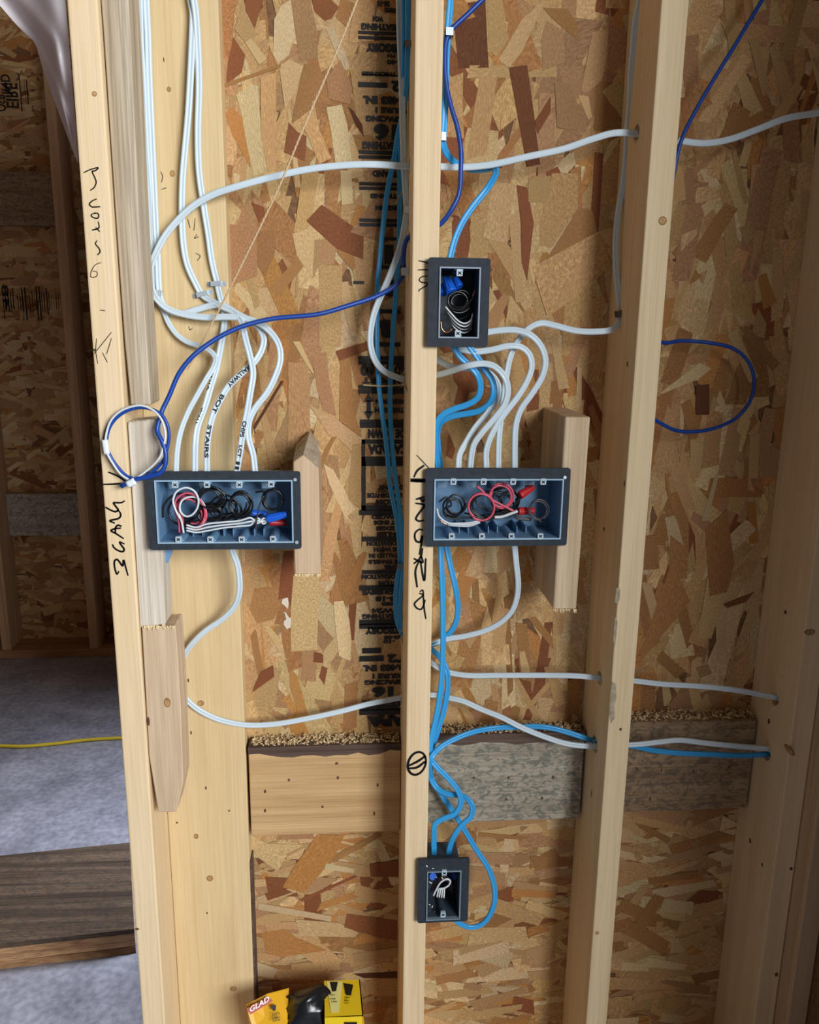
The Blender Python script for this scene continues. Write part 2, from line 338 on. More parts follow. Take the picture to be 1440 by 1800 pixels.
# the sheathing behind the studs
wall_back = root('wall_back', (.2, T, 0), kind='structure', label='strand board sheathing of the wall behind the studs')
ZS = .56    # seam between the two sheets, hidden behind the blocking boards
up_s = MB().box((-.36, T, ZS+.001), (.80, T+.011, 2.25)).build('strand_board_sheet', OSBBASE, wall_back, label='upper strand board sheet with stamped printing')
lo_s = MB().box((-.36, T, .0), (.80, T+.011, ZS-.001)).build('strand_board_sheet', OSBBASE, wall_back, label='lower strand board sheet with level strands')
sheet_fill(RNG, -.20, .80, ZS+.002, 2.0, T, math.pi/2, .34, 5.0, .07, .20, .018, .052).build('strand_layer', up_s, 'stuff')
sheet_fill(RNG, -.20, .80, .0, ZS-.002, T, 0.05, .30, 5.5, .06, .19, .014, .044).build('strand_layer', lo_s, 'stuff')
FEAT = [  # crop origin, crop scale, outlines of the strands that stand out
 ((390, 0), 5.76, [('r', [(235,0),(415,0),(335,290),(245,110)]), ('t', [(205,50),(330,290),(345,350),(235,425),(130,300)]), ('T', [(235,430),(295,390),(460,600),(380,660)]),
  ('r', [(120,380),(240,560),(200,740),(45,850),(60,650)]), ('g', [(600,60),(700,0),(745,330),(680,560),(575,640),(520,560),(530,200)]), ('p', [(700,0),(900,0),(960,300),(975,600),(790,615),(740,300)]),
  ('r', [(905,0),(1110,0),(1185,75),(1110,190),(1045,215),(940,120)]), ('T', [(600,660),(680,600),(830,670),(740,950),(640,1110),(590,740)]), ('t', [(390,780),(550,740),(555,1720),(470,1740),(400,1400)]),
  ('g', [(145,960),(300,860),(370,870),(400,1400),(465,1740),(320,1786),(250,1440),(200,1150)]), ('o', [(35,1150),(110,1080),(210,1200),(270,1440),(290,1700),(110,1370)]), ('b', [(840,640),(930,660),(950,900),(900,1110),(710,1250),(760,960)]),
  ('r', [(680,1240),(770,1340),(860,1380),(840,1630),(630,1540)]), ('p', [(1060,800),(1200,610),(1320,880),(1300,1060),(1080,1000)]), ('g', [(1060,1090),(1215,1060),(1270,1260),(1320,1640),(1150,1650),(1100,1300)]),
  ('d', [(1280,1080),(1330,1120),(1420,1260),(1440,1390),(1350,1260)]), ('b', [(20,850),(590,650),(600,680),(30,890)])]),
 ((390, 300), 5.76, [('r', [(855,510),(1010,345),(1440,640),(1430,900),(1160,790)]), ('t', [(820,0),(980,0),(960,130),(930,380),(860,660),(730,620),(760,430)]), ('p', [(75,540),(350,570),(360,1060),(100,1160)]),
  ('b', [(365,620),(535,600),(540,820),(480,960),(440,1080),(365,960)]), ('b', [(500,1170),(770,880),(830,970),(560,1290)]), ('T', [(715,640),(900,580),(930,720),(920,1080),(760,860)]), ('p', [(940,700),(1100,690),(1160,780),(1140,950),(985,960),(920,1090)]),
  ('t', [(985,960),(1220,960),(1210,1780),(985,1780)]), ('g', [(1200,0),(1310,0),(1330,330),(1215,350)]), ('T', [(1215,1130),(1280,1120),(1370,1620),(1300,1640),(1210,1300)]), ('r', [(300,320),(430,370),(440,440),(380,530)])]),
 ((430, 600), 5.76, [('p', [(445,210),(600,220),(665,370),(660,900),(440,1050)]), ('p', [(680,130),(830,110),(860,400),(930,760),(800,700),(735,500)]), ('b', [(970,200),(1070,160),(1110,720),(1190,970),(960,800)]),
  ('T', [(650,630),(940,800),(1190,980),(1170,1030),(1080,1110),(930,960),(870,970)]), ('r', [(920,100),(1250,0),(1250,90),(960,200)]), ('d', [(400,400),(100,900),(90,860),(370,400)]), ('b', [(880,980),(935,870),(945,940),(870,1080),(780,1300),(775,1160)]),
  ('T', [(490,0),(560,0),(705,310),(700,340),(630,240)]), ('t', [(1090,1040),(1180,1030),(1180,1700),(1050,1600)]), ('g', [(800,1240),(900,1300),(1120,1700),(1020,1786),(860,1450)])]),
 ((420, 960), 5.456, [('r', [(430,50),(525,40),(525,270),(500,580),(450,490),(380,510),(400,280)]), ('T', [(500,280),(770,280),(750,990),(500,1010)]), ('b', [(150,400),(370,390),(420,560),(330,700),(180,740),(100,600)]),
  ('T', [(230,750),(300,770),(390,880),(390,1010),(320,900)]), ('r', [(1060,560),(1130,540),(1105,900),(1035,900)]), ('o', [(1200,50),(1230,70),(1080,480),(1010,420),(1150,100)]), ('r', [(800,1150),(850,1170),(820,1330),(770,1250)]),
  ('r', [(720,1010),(810,1040),(810,1120),(715,1110)]), ('r', [(210,1200),(330,1140),(340,1250),(130,1400)]), ('o', [(490,1170),(560,1240),(670,1640),(580,1640),(490,1350)]), ('b', [(1020,1330),(1140,1300),(1130,1740),(1000,1740)]),
  ('g', [(910,530),(1000,520),(1060,700),(1080,900),(1070,1100),(960,1050),(920,700)])]),
 ((430, 1460), 5.143, [('o', [(655,35),(905,40),(830,200),(700,370),(540,560),(345,510),(450,320)]), ('r', [(185,570),(340,515),(435,555),(210,630)]), ('g', [(125,650),(790,770),(780,820),(120,710)]), ('r', [(490,620),(1000,400),(1020,415),(520,640)]),
  ('p', [(540,520),(680,415),(850,440),(700,530),(560,560)]), ('g', [(740,290),(990,340),(990,380),(720,350)]), ('t', [(1010,480),(1390,590),(1390,700),(990,580)]), ('r', [(930,750),(1380,810),(1370,990),(1200,960),(900,870)]),
  ('T', [(460,800),(850,830),(1030,920),(1000,960),(500,950)]), ('o', [(150,920),(370,890),(460,960),(740,1080),(340,1140),(200,1110)]), ('r', [(1130,300),(1390,260),(1390,415),(1140,415)]), ('g', [(110,1180),(300,1250),(260,1330),(120,1310)]),
  ('b', [(860,220),(1080,90),(1110,130),(870,250)]), ('d', [(980,1290),(1380,1270),(1380,1330),(1080,1330)]), ('t', [(980,1110),(1380,1050),(1380,1150),(990,1190)])]),
 ((780, 0), 4.364, [('R', [(75,40),(320,0),(345,520),(115,525),(90,300)]), ('t', [(330,0),(450,0),(500,300),(400,440),(345,380)]), ('T', [(600,150),(780,0),(600,400),(500,520),(420,460)]), ('R', [(500,520),(640,500),(690,860),(740,1260),(640,1280),(570,900)]),
  ('r', [(700,930),(820,740),(820,860),(720,1030)]), ('p', [(790,160),(920,240),(930,480),(760,540),(750,300)]), ('t', [(1140,250),(1260,220),(1260,420),(1210,620),(1090,720),(1050,700)]), ('b', [(760,60),(950,70),(1030,200),(1030,310),(840,150)]),
  ('t', [(280,590),(410,600),(330,1180),(170,1230),(240,800)]), ('p', [(850,630),(960,640),(1090,940),(1000,1000),(870,980)]), ('T', [(1030,730),(1110,740),(1140,900),(1110,920)]), ('b', [(1165,620),(1330,630),(1340,1000),(1150,1000)])]),
 ((780, 300), 4.364, [('r', [(560,110),(640,130),(690,400),(640,840),(600,700),(590,400)]), ('T', [(380,75),(550,110),(500,430),(490,560),(300,520)]), ('t', [(650,60),(820,40),(790,250),(650,240)]), ('t', [(740,400),(830,20),(1030,20),(1030,290),(830,590),(735,570)]),
  ('T', [(500,360),(570,300),(620,1010),(550,1010)]), ('t', [(680,740),(1200,460),(1280,720),(1100,900),(860,1080),(790,1110),(730,920)]), ('b', [(780,690),(1040,280),(1140,310),(1180,470)]), ('T', [(640,690),(690,670),(720,740),(690,890)])]),
 ((1040, 590), 2.95, [('g', [(350,300),(560,140),(620,170),(560,220),(370,300)]), ('R', [(540,260),(610,250),(610,410),(540,410)]), ('t', [(820,520),(870,510),(860,810),(810,800)]), ('g', [(640,720),(660,720),(600,960),(570,960)]),
  ('T', [(600,1250),(700,1340),(620,1570),(550,1570)]), ('r', [(680,1390),(840,1330),(800,1380),(700,1410)]), ('b', [(420,1160),(510,1380),(260,1680),(250,1640)]), ('g', [(640,1400),(710,1390),(690,1600),(650,1700)]), ('b', [(590,1000),(700,900),(740,1180),(700,1330),(610,1350)])]),
]
k = 0
for (ox, oy), sc, lst in FEAT:
    for key, poly in lst:
        pts = []
        for x, y in poly:
            p = P(ox+x/sc, oy+y/sc, T-.0013); pts.append((p[0], p[2]))
        sh = lo_s if oy > 1400 else up_s
        c0 = np.mean(pts, axis=0); dd = np.array(pts)-c0; ev, evec = np.linalg.eigh(dd.T@dd); a = math.atan2(evec[1, 1], evec[0, 1])
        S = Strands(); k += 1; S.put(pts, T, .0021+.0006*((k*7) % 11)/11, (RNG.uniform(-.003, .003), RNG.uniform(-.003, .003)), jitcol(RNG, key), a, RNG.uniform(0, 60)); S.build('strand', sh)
for i in range(170):     # further large strands lying uppermost
    low = i % 3 == 0
    for _ in range(30):
        x = RNG.uniform(-.19, .74); z = RNG.uniform(.02, ZS-.03) if low else RNG.uniform(ZS+.1, 1.98)
        if low and z > .47: continue
        q = proj((x, T, z))
        if not (0 < q[0] < 1440 and 0 < q[1] < 1800): continue
        if (390 < q[0] < 720 and not 1290 < q[1] < 1460 and q[1] < 1290) or (780 < q[0] < 1060 and q[1] < 600) or (430 < q[0] < 700 and 1450 < q[1] < 1740): continue
        break
    else: continue
    L, Wd = RNG.uniform(.05, .11), RNG.uniform(.015, .034); a = (0 if low else math.pi/2)+RNG.gauss(0, .4); ca, sa = math.cos(a), math.sin(a)
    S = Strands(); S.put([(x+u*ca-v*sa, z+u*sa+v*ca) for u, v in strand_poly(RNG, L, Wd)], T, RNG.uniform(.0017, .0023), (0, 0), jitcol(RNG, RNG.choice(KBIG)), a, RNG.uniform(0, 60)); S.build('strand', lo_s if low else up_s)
# paint splash on the sheet
for poly in ([(430,750),(432,715),(455,700),(440,640),(425,630),(450,632),(480,680),(500,690),(498,775),(460,795)], [(410,545),(420,505),(470,490),(480,545),(470,600),(440,570)]):
    pts = [(lambda p: (p[0], p[2]))(P(420+x/5.456, 960+y/5.456, T-.0018)) for x, y in poly]
    S = Strands(); S.put(pts, T, .0031, (0, 0), lin((238, 234, 224)), 0, 1.0); S.build('paint_splash', up_s)

# ------------------------------------------------------------------ stamped printing on the upper sheet
INKMB = MB()
def text_mesh(s, bold=.0):
    cu = bpy.data.curves.new('t', 'FONT'); cu.body = s; cu.size = 1; cu.offset = bold; cu.resolution_u = 3; cu.fill_mode = 'FRONT'
    o = bpy.data.objects.new('t', cu); C.objects.link(o); dg = bpy.context.evaluated_depsgraph_get(); me = bpy.data.meshes.new_from_object(o.evaluated_get(dg))
    v = np.array([p.co[:2] for p in me.vertices]); f = [list(p.vertices) for p in me.polygons]
    bpy.data.objects.remove(o); bpy.data.curves.remove(cu); bpy.data.meshes.remove(me); return v, f
def stamp(s, xl, yc, h, xr=None, Y=T-.0034, flip=True, mb=None, bold=.075):
    mb = mb or INKMB; v, f = text_mesh(s, bold); lo, hi = v.min(0), v.max(0); v = (v-lo)/(hi-lo)
    asp = (hi-lo)[0]/(hi-lo)[1]
    a = P(xl, yc-h/2, Y); b = P(xl, yc+h/2, Y); hm = a[2]-b[2]
    wm = (P(xr, yc, Y)[0]-a[0]) if xr else hm*asp*.82
    X = a[0]+wm*((1-v[:, 0]) if flip else v[:, 0]); Z = b[2]+hm*((1-v[:, 1]) if flip else v[:, 1])
    mb.add([(x, Y, z) for x, z in zip(X, Z)], f)
def bar(x0, x1, y0, y1, Y=T-.0034, mb=None):
    a = P(x0, y0-1.3, Y); b = P(x1, y1+1.3, Y); (mb or INKMB).box((a[0], Y, a[2]), (b[0], Y+.0015, b[2]))
def frame(x0, x1, y0, y1, w_=5):
    bar(x0, x1, y0, y0+w_); bar(x0, x1, y1-w_, y1); bar(x0, x0+w_+1, y0, y1)
for s, xl, yc, h, xr in [('38-18', 663, 6, 11, None), ('mm', 676, 18, 9, 698), ('W24', 655, 33, 10, None), ('SHEATHING', 635, 46, 12, 712), ('CATEGORY', 643, 83, 16, 730), ('PN', 681, 98, 7, 695), ('-40', 680, 109, 9, 702), ('THICKNESS', 636, 129, 8, 697), ('92', 688, 151, 21, 722),
    ('0.483 IN.', 638, 175, 15, 716), ('FIGURE 1', 660, 193, 11, 722), ('SPACING', 643, 208, 11, 706), ('16', 657, 232, 30, 700), ('SHEATHING', 637, 255, 14, 712), ('TIONS', 651, 344, 9, 700), ('STRAND', 655, 305, 12, 705), ('REGION', 660, 365, 9, 705),
    ('1', 676, 447, 34, 692), ('C', 676, 506, 30, 700), ('B', 668, 578, 32, 686), ('00', 634, 651, 20, 658), ('20', 693, 651, 20, 716), ('/', 676, 651, 20, 684), ('REPORT', 637, 669, 11, 708), ('DIRECTION', 660, 706, 9, 715), ('STRENGTH', 659, 721, 9, 716),
    ('SIDE DOWN', 647, 762, 17, 722), ('CANADA', 647, 790, 18, 716), ('EXTENT', 664, 857, 8, 712), ('FORMALDEHYDE', 645, 871, 9, 724), ('FROM', 661, 883, 10, 700), ('SPACED', 653, 909, 8, 700), ('AT ENDS', 657, 919, 8, 702), ('& EDGES', 661, 929, 8, 704), ('UNLESS', 662, 939, 8, 704),
    ('INFORMATION', 645, 956, 8, 712), ('CE WITH', 657, 966, 8, 705), ('INSTALLED IN', 649, 977, 8, 716), ('CE PANELS', 648, 988, 8, 708), ('PROPER', 674, 997, 8, 712), ('INFORMATION', 636, 1014, 9, 712), ('CAUTION:', 665, 1026, 10, 712), ('ADHESIVE', 637, 1042, 8, 702), ('38-18', 660, 1053, 9, 705), ('mm', 671, 1062, 7, 692),
    ('S/W24', 653, 1074, 9, 706), ('SHEATHING', 637, 1084, 9, 708), ('CATEGORY', 642, 1109, 13, 722), ('PS2-08', 675, 1121, 7, 712), ('-10', 674, 1128, 7, 695), ('92', 681, 1158, 16, 710), ('0.483 IN.', 638, 1175, 12, 712), ('FIGURE 1', 655, 1189, 9, 714), ('SPACING', 641, 1200, 9, 708), ('16', 654, 1217, 19, 692), ('SHEATHING', 637, 1236, 9, 708), ('APA', 645, 1268, 20, 716)]:
    stamp(s, xl, yc, h, xr)
for x0, x1, y0, y1 in [(630,712,55,61),(630,712,64,70),(630,681,145,153),(631,712,265,271),(631,712,274,279),(632,712,321,326),(632,712,329,334),(632,712,385,390),(632,712,393,398),(630,712,627,632),(630,712,635,640),(631,712,678,683),(631,712,686,691),(633,712,739,744),(633,712,746,751),
    (632,712,898,904),(637,712,945,950),(637,700,1004,1007),(632,712,1031,1036),(632,712,1091,1096),(632,712,1098,1103),(637,670,1141,1147),(632,675,1155,1161),(632,712,1242,1246),(632,712,1249,1254),(622,640,495,498),(636,710,131,133)]:
    bar(x0, x1, y0, y1)
frame(668, 712, 418, 472, 4); frame(655, 704, 545, 608, 5); frame(636, 712, 774, 809, 5); frame(636, 712, 812, 896, 6)
# double-headed arrow
for poly in ([(648, 691), (657, 706), (640, 706)], [(648, 738), (640, 723), (657, 723)], [(645, 704), (652, 704), (652, 725), (645, 725)]):
    vs, fs = prism([P(x, y, T-.0034) for x, y in poly], (0, .0012, 0)); INKMB.add(vs, fs)
INKMB.build('ink_stamp', INK, up_s, label='black upside-down stamped lettering')

# ------------------------------------------------------------------ studs
def boolean_holes(o, holes):
    """holes: list of (Y, Z, r) drilled along X"""
    mb = MB(); tmp = []
    for Y, Z, r in holes:
        n = 14; x0, x1 = -2, 2
        ring = [(x0, Y+r*math.cos(2*math.pi*i/n), Z+r*math.sin(2*math.pi*i/n)) for i in range(n)]
        vs, fs = prism(ring, (x1-x0, 0, 0)); mb.add(vs, fs)
    c = mb.build('cutter', HOLE, origin=(0, 0, 0)); bm = bmesh.new(); bm.from_mesh(c.data); bmesh.ops.recalc_face_normals(bm, faces=bm.faces); bm.to_mesh(c.data); bm.free()
    md = o.modifiers.new('b', 'BOOLEAN'); md.object = c; md.operation = 'DIFFERENCE'; md.solver = 'EXACT'
    bpy.context.view_layer.update(); dg = bpy.context.evaluated_depsgraph_get(); me = bpy.data.meshes.new_from_object(o.evaluated_get(dg)); o.modifiers.clear(); o.data = me
    bpy.data.objects.remove(c)
def hz(px, py, Y): return P(px, py, Y)[2]
def stud(x0, label, mat=W_STUD, holes=(), x1=None, y0=0, y1=T-.0005, z0=.038, z1=TOP, name='wall_stud', bev=.0025):
    o = MB().box((x0, y0, z0), (x1 or x0+SW, y1, z1), bev=bev).build(name, mat, label=label, category='stud')
    if holes: boolean_holes(o, holes)
    return o
sA = stud(XA, 'leftmost upright stud with 3 GANG written on it, beside the opening to the back room')
hC = [(.07, hz(713, 291, .07), .011), (.05, hz(718, 417, .05), .009), (.112, hz(711, 667, .112), .013), (.11, hz(709, 1118, .11), .017), (.105, hz(708, 1225, .105), .013)]
sC = stud(XC, 'middle upright stud with an outlet symbol drawn near its lower end', holes=hC)
hR = [(.065, hz(1121, 235, .065), .013), (.058, hz(1058, 1192, .058), .012), (.06, hz(1050, 1308, .06), .015)]
sR = stud(XR, 'upright stud right of the middle one, grey smears along its left edge', W_STUD, holes=hR)
hH = [(.06, hz(1372, 1229, .06), .012), (.067, hz(1354, 1322, .067), .015)]
sH = stud(XH, 'corner stud at far right that the lower cables run into', W_STUD, holes=hH)
stud(XH1+.001, 'narrow lighter stud behind the right edge of the corner stud', W_PINK, x1=XH1+.036, y0=-.038, y1=.1)
wr = MB().box((XH1+.037, -.95, 0), (XH1+.05, T+.011, TOP)).build('wall_right', OSBBASE, kind='structure', label='brown sheathing of the side wall at far right')
plank = MB().box((XA1+.0005, PB, .038), (-.1765, T-.0005, TOP), bev=.002).build('flat_plank', W_SIDE, label='wide flat plank in the left bay with cables strapped to it', category='plank')
knots(plank, [(345, 1470, 'Y', PB, 4, 5, 0), (297, 157, 'Y', PB, 3, 3.5, 0), (369, 1544, 'Y', PB, 5.5, 6, 0), (353, 1236, 'Y', PB, 5.5, 5, 0), (303, 305, 'Y', PB, 3.5, 4.5, 0), (410, 1738, 'Y', PB, 6, 5, 0), (364, 1605, 'Y', PB, 2, 2.5, 1), (362, 1385, 'Y', PB, 2, 4, 1), (331, 1196, 'Y', PB, 2, 4, 1), (336, 1288, 'Y', PB, 2, 4, 1), (319, 1112, 'Y', PB, 2.5, 3, 1), (311, 1446, 'Y', PB, 2.5, 2, 1), (403, 1425, 'Y', PB, 2, 2.5, 1), (288, 105, 'Y', PB, 1, 4, 1)])
strokes([[(283, 302), (286, 310), (284, 320)], [(284, 333), (292, 330)], [(330, 385), (334, 400)], [(343, 384), (341, 405)], [(346, 412), (342, 419), (349, 416)], [(344, 445), (352, 450), (347, 458)], [(333, 557), (334, 562)], [(339, 554), (340, 558)], [(332, 574), (334, 580), (338, 577)]], 'pencil_marks', plank, PENCIL, .0012, PB-.0006)
MB().box((-.1765, PB+.001, .038), (-.1735, T-.003, .50)).build('bark_edge', W_DARKEDGE, plank)
knots(sA, [(166, 165, 'Y', 0, 3.2, 3.2, 0), (241, 1633, 'Y', 0, 5, 2.5, 1), (166, 615, 'Y', 0, 2, 2, 1)])
knots(sR, [(1165, 388, 'Y', 0, 6, 6, 0), (1091, 1282, 'Y', 0, 3.2, 3.2, 1), (1050, 1640, 'Y', 0, 3.5, 3.5, 0), (1103, 640, 'X', XR, 4, 5, 1), (1062, 930, 'X', XR, 5, 4, 1), (1040, 1395, 'X', XR, 3, 8, 1), (1098, 850, 'X', XR, 3, 6, 1)])
knots(sH, [(1424, 1111, 'Y', 0, 9, 5, 0), (1388, 1318, 'X', XH, 16, 6, 0), (1381, 1076, 'X', XH, 6, 4, 1), (1340, 1520, 'X', XH, 4, 4, 1), (1391, 1527, 'Y', 0, 4, 4, 1), (1365, 1713, 'Y', 0, 4.5, 5, 1), (1352, 1268, 'X', XH, 5, 6, 1), (1319, 1478, 'X', XH, 5, 6, 1)])
for poly in ([(1084, 1033), (1091, 1036), (1090, 1052), (1086, 1062), (1081, 1058)], [(1081, 1084), (1086, 1092), (1084, 1116), (1081, 1136), (1078, 1128)], [(1076, 1198), (1083, 1203), (1084, 1226), (1080, 1240), (1081, 1262), (1074, 1272), (1071, 1250), (1073, 1220)]):
    vs, fs = prism([P(x, y, -.0005) for x, y in poly], (0, .001, 0)); MB().add(vs, fs).build('grey_smear', plain('smear', (168, 154, 130), .8, noise=.25), sR)
# handwriting on the studs
strokes([[(35,110),(90,85),(155,70),(130,95),(105,100),(125,150),(138,190),(120,235),(90,258)], [(140,330),(100,350),(80,375),(100,395),(170,395)], [(130,445),(95,465),(105,480),(150,490),(160,470),(150,450),(120,452)], [(155,520),(160,570),(105,590)], [(135,568),(165,600)], [(145,680),(130,700),(160,740),(170,770),(150,795)]], 'handwriting', sA, MARKER, .0017, sc=4.737, ox=140, oy=280)
strokes([[(180,860),(130,880),(95,940),(95,980),(140,975),(145,940),(110,930)], [(120,1620),(265,1440)], [(265,1490),(225,1620)], [(190,1610),(230,1690)], [(170,1255),(210,1260)]], 'pencil_marks', sA, PENCIL, .0013, sc=4.737, ox=140, oy=280)
strokes([[(140,1495),(135,1600),(150,1700)], [(120,1580),(125,1600)]], 'marker_star', sA, MARKER, .001, sc=4.737, ox=140, oy=280)
strokes([[(440,455),(400,480),(330,485),(265,485),(300,540),(340,600),(300,625),(220,600),(140,555)], [(340,600),(370,640),(380,690),(350,730),(280,750),(205,770),(285,805)], [(425,1050),(300,970),(225,925),(270,900),(380,885)], [(300,965),(295,890),(330,840),(390,855)], [(435,1135),(360,1105),(400,1170),(435,1220),(420,1255),(350,1245),(270,1190),(250,1145)], [(495,1635),(460,1510),(425,1390),(410,1485),(360,1420),(320,1380),(285,1400),(280,1480),(300,1570),(320,1615),(350,1570)], [(185,0),(330,60),(460,150)], [(100,195),(250,190),(470,175)]], 'handwriting', sA, MARKER, .0028, sc=9, ox=170, oy=830)
strokes([[(945,560),(1050,530)], [(1000,545),(1030,590),(1050,560)], [(940,610),(1040,625),(1050,640),(960,770),(945,810),(980,835),(1045,825)], [(1035,950),(990,940),(940,980),(930,1030),(950,1090),(1000,1100),(1025,1020),(1010,1150),(990,1260)], [(920,1375),(1000,1300),(1030,1180)], [(920,1310),(1030,1360),(1010,1270)], [(980,1350),(940,1460),(960,1670)], [(1000,1330),(1050,1590),(1070,1310)], [(920,280),(960,200),(1050,130)], [(880,305),(1060,312)], [(880,330),(1060,335)], [(880,320),(1060,325)]], 'handwriting', sC, MARKER, .0034, sc=7.2, ox=600, oy=800)
strokes([[(960,70),(990,50),(1000,150),(1010,280),(1030,400)], [(950,90),(995,110),(920,180),(890,220),(920,270),(970,285),(1000,240),(1020,170)], [(922,5),(928,14)]], 'handwriting', sC, MARKER, .0028, sc=6.92, ox=600, oy=1030)
strokes([[(10,185),(80,195),(180,230)], [(0,345),(100,342),(185,348)], [(175,450),(60,470),(20,520),(60,560),(165,580),(160,610),(100,650),(20,700),(15,725)]], 'handwriting', sC, MARKER, .0018, sc=10, ox=735, oy=440)
strokes([[(955, 0), (1110, 165)]], 'pencil_marks', sC, PENCIL, .002, sc=7.2, ox=600, oy=800)
strokes([[(733+15.5*math.cos(a)+3.5*math.sin(a), 1342-20*math.sin(a)) for a in np.linspace(0, 2*math.pi*1.03, 22)], [(719, 1346), (735, 1338), (748, 1329)], [(719, 1351), (733, 1349), (747, 1339)]], 'outlet_symbol', sC, MARKER, .0042)
# splinters round the drilled holes
def splinters(parent, Xf, side, holes, n=9, seed=1):
    r = random.Random(seed); mb = MB()
    for Y, Z, rad in holes:
        for i in range(n):
            a = r.uniform(0, 2*math.pi); y = Y+rad*1.05*math.cos(a); z = Z+rad*1.05*math.sin(a); L = r.uniform(.006, .016); d = np.array([side*r.uniform(.3, .9), r.uniform(-.4, .4), r.choice((-1, 1))*r.uniform(.3, 1)]); d /= np.linalg.norm(d)
            b = np.array([Xf, y, z]); t = b+d*L; w_ = np.array([0, .0011, 0])
            mb.add([b-w_, b+w_, t, b+np.array([side*.0012, 0, 0])], [(0, 1, 2), (0, 2, 3), (1, 3, 2), (0, 3, 1)])
    o = mb.build('splinters', W_CUT, parent); o['kind'] = 'stuff'
splinters(sC, XC, -1, hC[2:], 9, 3); splinters(sC, XC1, 1, hC[2:], 8, 4); splinters(sR, XR, -1, hR, 9, 5); splinters(sH, XH, -1, hH, 9, 6)
# a long splinter of the middle stud
strokes([[(640, 677), (672, 678.5), (709, 677)]], 'long_splinter', sC, W_CUT, .0022, .10)
strokes([[(708, 667), (713, 678), (718, 692)]], 'long_splinter', sC, W_CUT, .003, .06)
strokes([[(696, 358), (701, 347), (707, 337)]], 'long_splinter', sC, W_CUT, .0022, .10)

# ------------------------------------------------------------------ nailer blocks
def block_px(name, label, front, Yf, Yb, mat, topcut=None, cat='block', mats=None):
    """front: outline (px) of the front face on plane Y=Yf, extruded back to Yb"""
    vs, fs = prism([P(x, y, Yf) for x, y in front], (0, Yb-Yf, 0)); mb = MB().add(vs, fs)
    bm = bmesh.new(); V = [bm.verts.new(v) for v in mb.v]; [bm.faces.new([V[i] for i in f]) for f in mb.f]; bmesh.ops.recalc_face_normals(bm, faces=bm.faces)
    bmesh.ops.bevel(bm, geom=list(bm.edges), offset=.0015, segments=1, affect='EDGES'); bm.verts.index_update()
    m2 = MB(); m2.add([v.co[:] for v in bm.verts], [[v.index for v in f.verts] for f in bm.faces]); bm.free()
    return m2.build(name, mat, label=label, category=cat)
def fringe(parent, pts, n, mat=W_CUT, L=.006, seed=2):
    r = random.Random(seed); mb = MB()
    for i in range(n):
        t = r.random()*(len(pts)-1); k_ = int(t); b = pts[k_]+(pts[k_+1]-pts[k_])*(t-k_); l = r.uniform(.3, 1)*L; d = np.array([r.uniform(-.4, .4), -.25, -1])*l; w_ = np.array([.0008, 0, 0])
        mb.add([b-w_, b+w_, b+d, b+np.array([0, .001, 0])], [(0, 1, 2), (0, 2, 3), (1, 3, 2), (0, 3, 1)])
    o = mb.build('splintered_edge', mat, parent); o['kind'] = 'stuff'
G_ = 'offcut blocks fixed to the studs'
bB = block_px('offcut_block', 'long weathered grey offcut beside the leftmost stud, above the coiled wire', [(168, -120), (219, -120), (231, 100), (245, 400), (264, 712), (230, 712), (219, 600), (203, 380), (182, 60)], .012, .075, W_GREY)
bD = block_px('offcut_block', 'pale upright offcut behind the left edge of the left wide box', [(224, 742), (278, 736), (281, 800), (282, 832), (270, 834), (273, 962), (286, 964), (287, 1000), (291, 1098), (246, 1102), (240, 1000)], .004, .055, W_WHITE)
fringe(bD, [P(246, 1101, .003), P(290, 1097, .003)], 26); fringe(bD, [P(226, 745, .003), P(278, 738, .003)], 14, W_END, -.004, 5)
bE = block_px('offcut_block', 'brown wedge-ended offcut on the leftmost stud below the pale one', [(249, 1103), (300, 1101), (308, 1100), (312, 1150), (318, 1250), (322, 1375), (310, 1428), (278, 1428), (262, 1330)], .0045, .06, W_TAN)
fringe(bE, [P(249, 1101, .003), P(306, 1100, .003)], 50, W_CUT, .008, 9)
knots(bE, [(294, 1235, 'Y', .0045, 5, 8, 0), (261, 1268, 'Y', .0045, 3, 9, 1)])
bF = block_px('offcut_block', 'pointed pinkish offcut at the right end of the left wide box', [(515, 812), (533, 799), (560, 822), (564, 1010), (518, 1010), (515, 900)], -.003, T-.003, W_PINK)
pk = [P(515, 812, -.003), P(533, 799, -.003), P(560, 822, -.003), P(561, 778, .13), P(545, 757, .13), P(521, 781, .13)]
MB().add(pk, [(0, 1, 4, 5), (1, 2, 3, 4)]+[(5, 4, 1, 0), (4, 3, 2, 1)]).build('cut_top', W_GREY, bF)
fringe(bF, [P(518, 1009, -.004), P(563, 1009, -.004)], 34)
bG = block_px('offcut_block', 'tall offcut standing behind the right end of the right wide box', [(994, 733), (1038, 733), (1013, 1071), (973, 1071)], -.003, T-.003, W_TAN)
fringe(bG, [P(973, 1071, -.004), P(1013, 1071, -.004)], 24, W_CUT, .007)

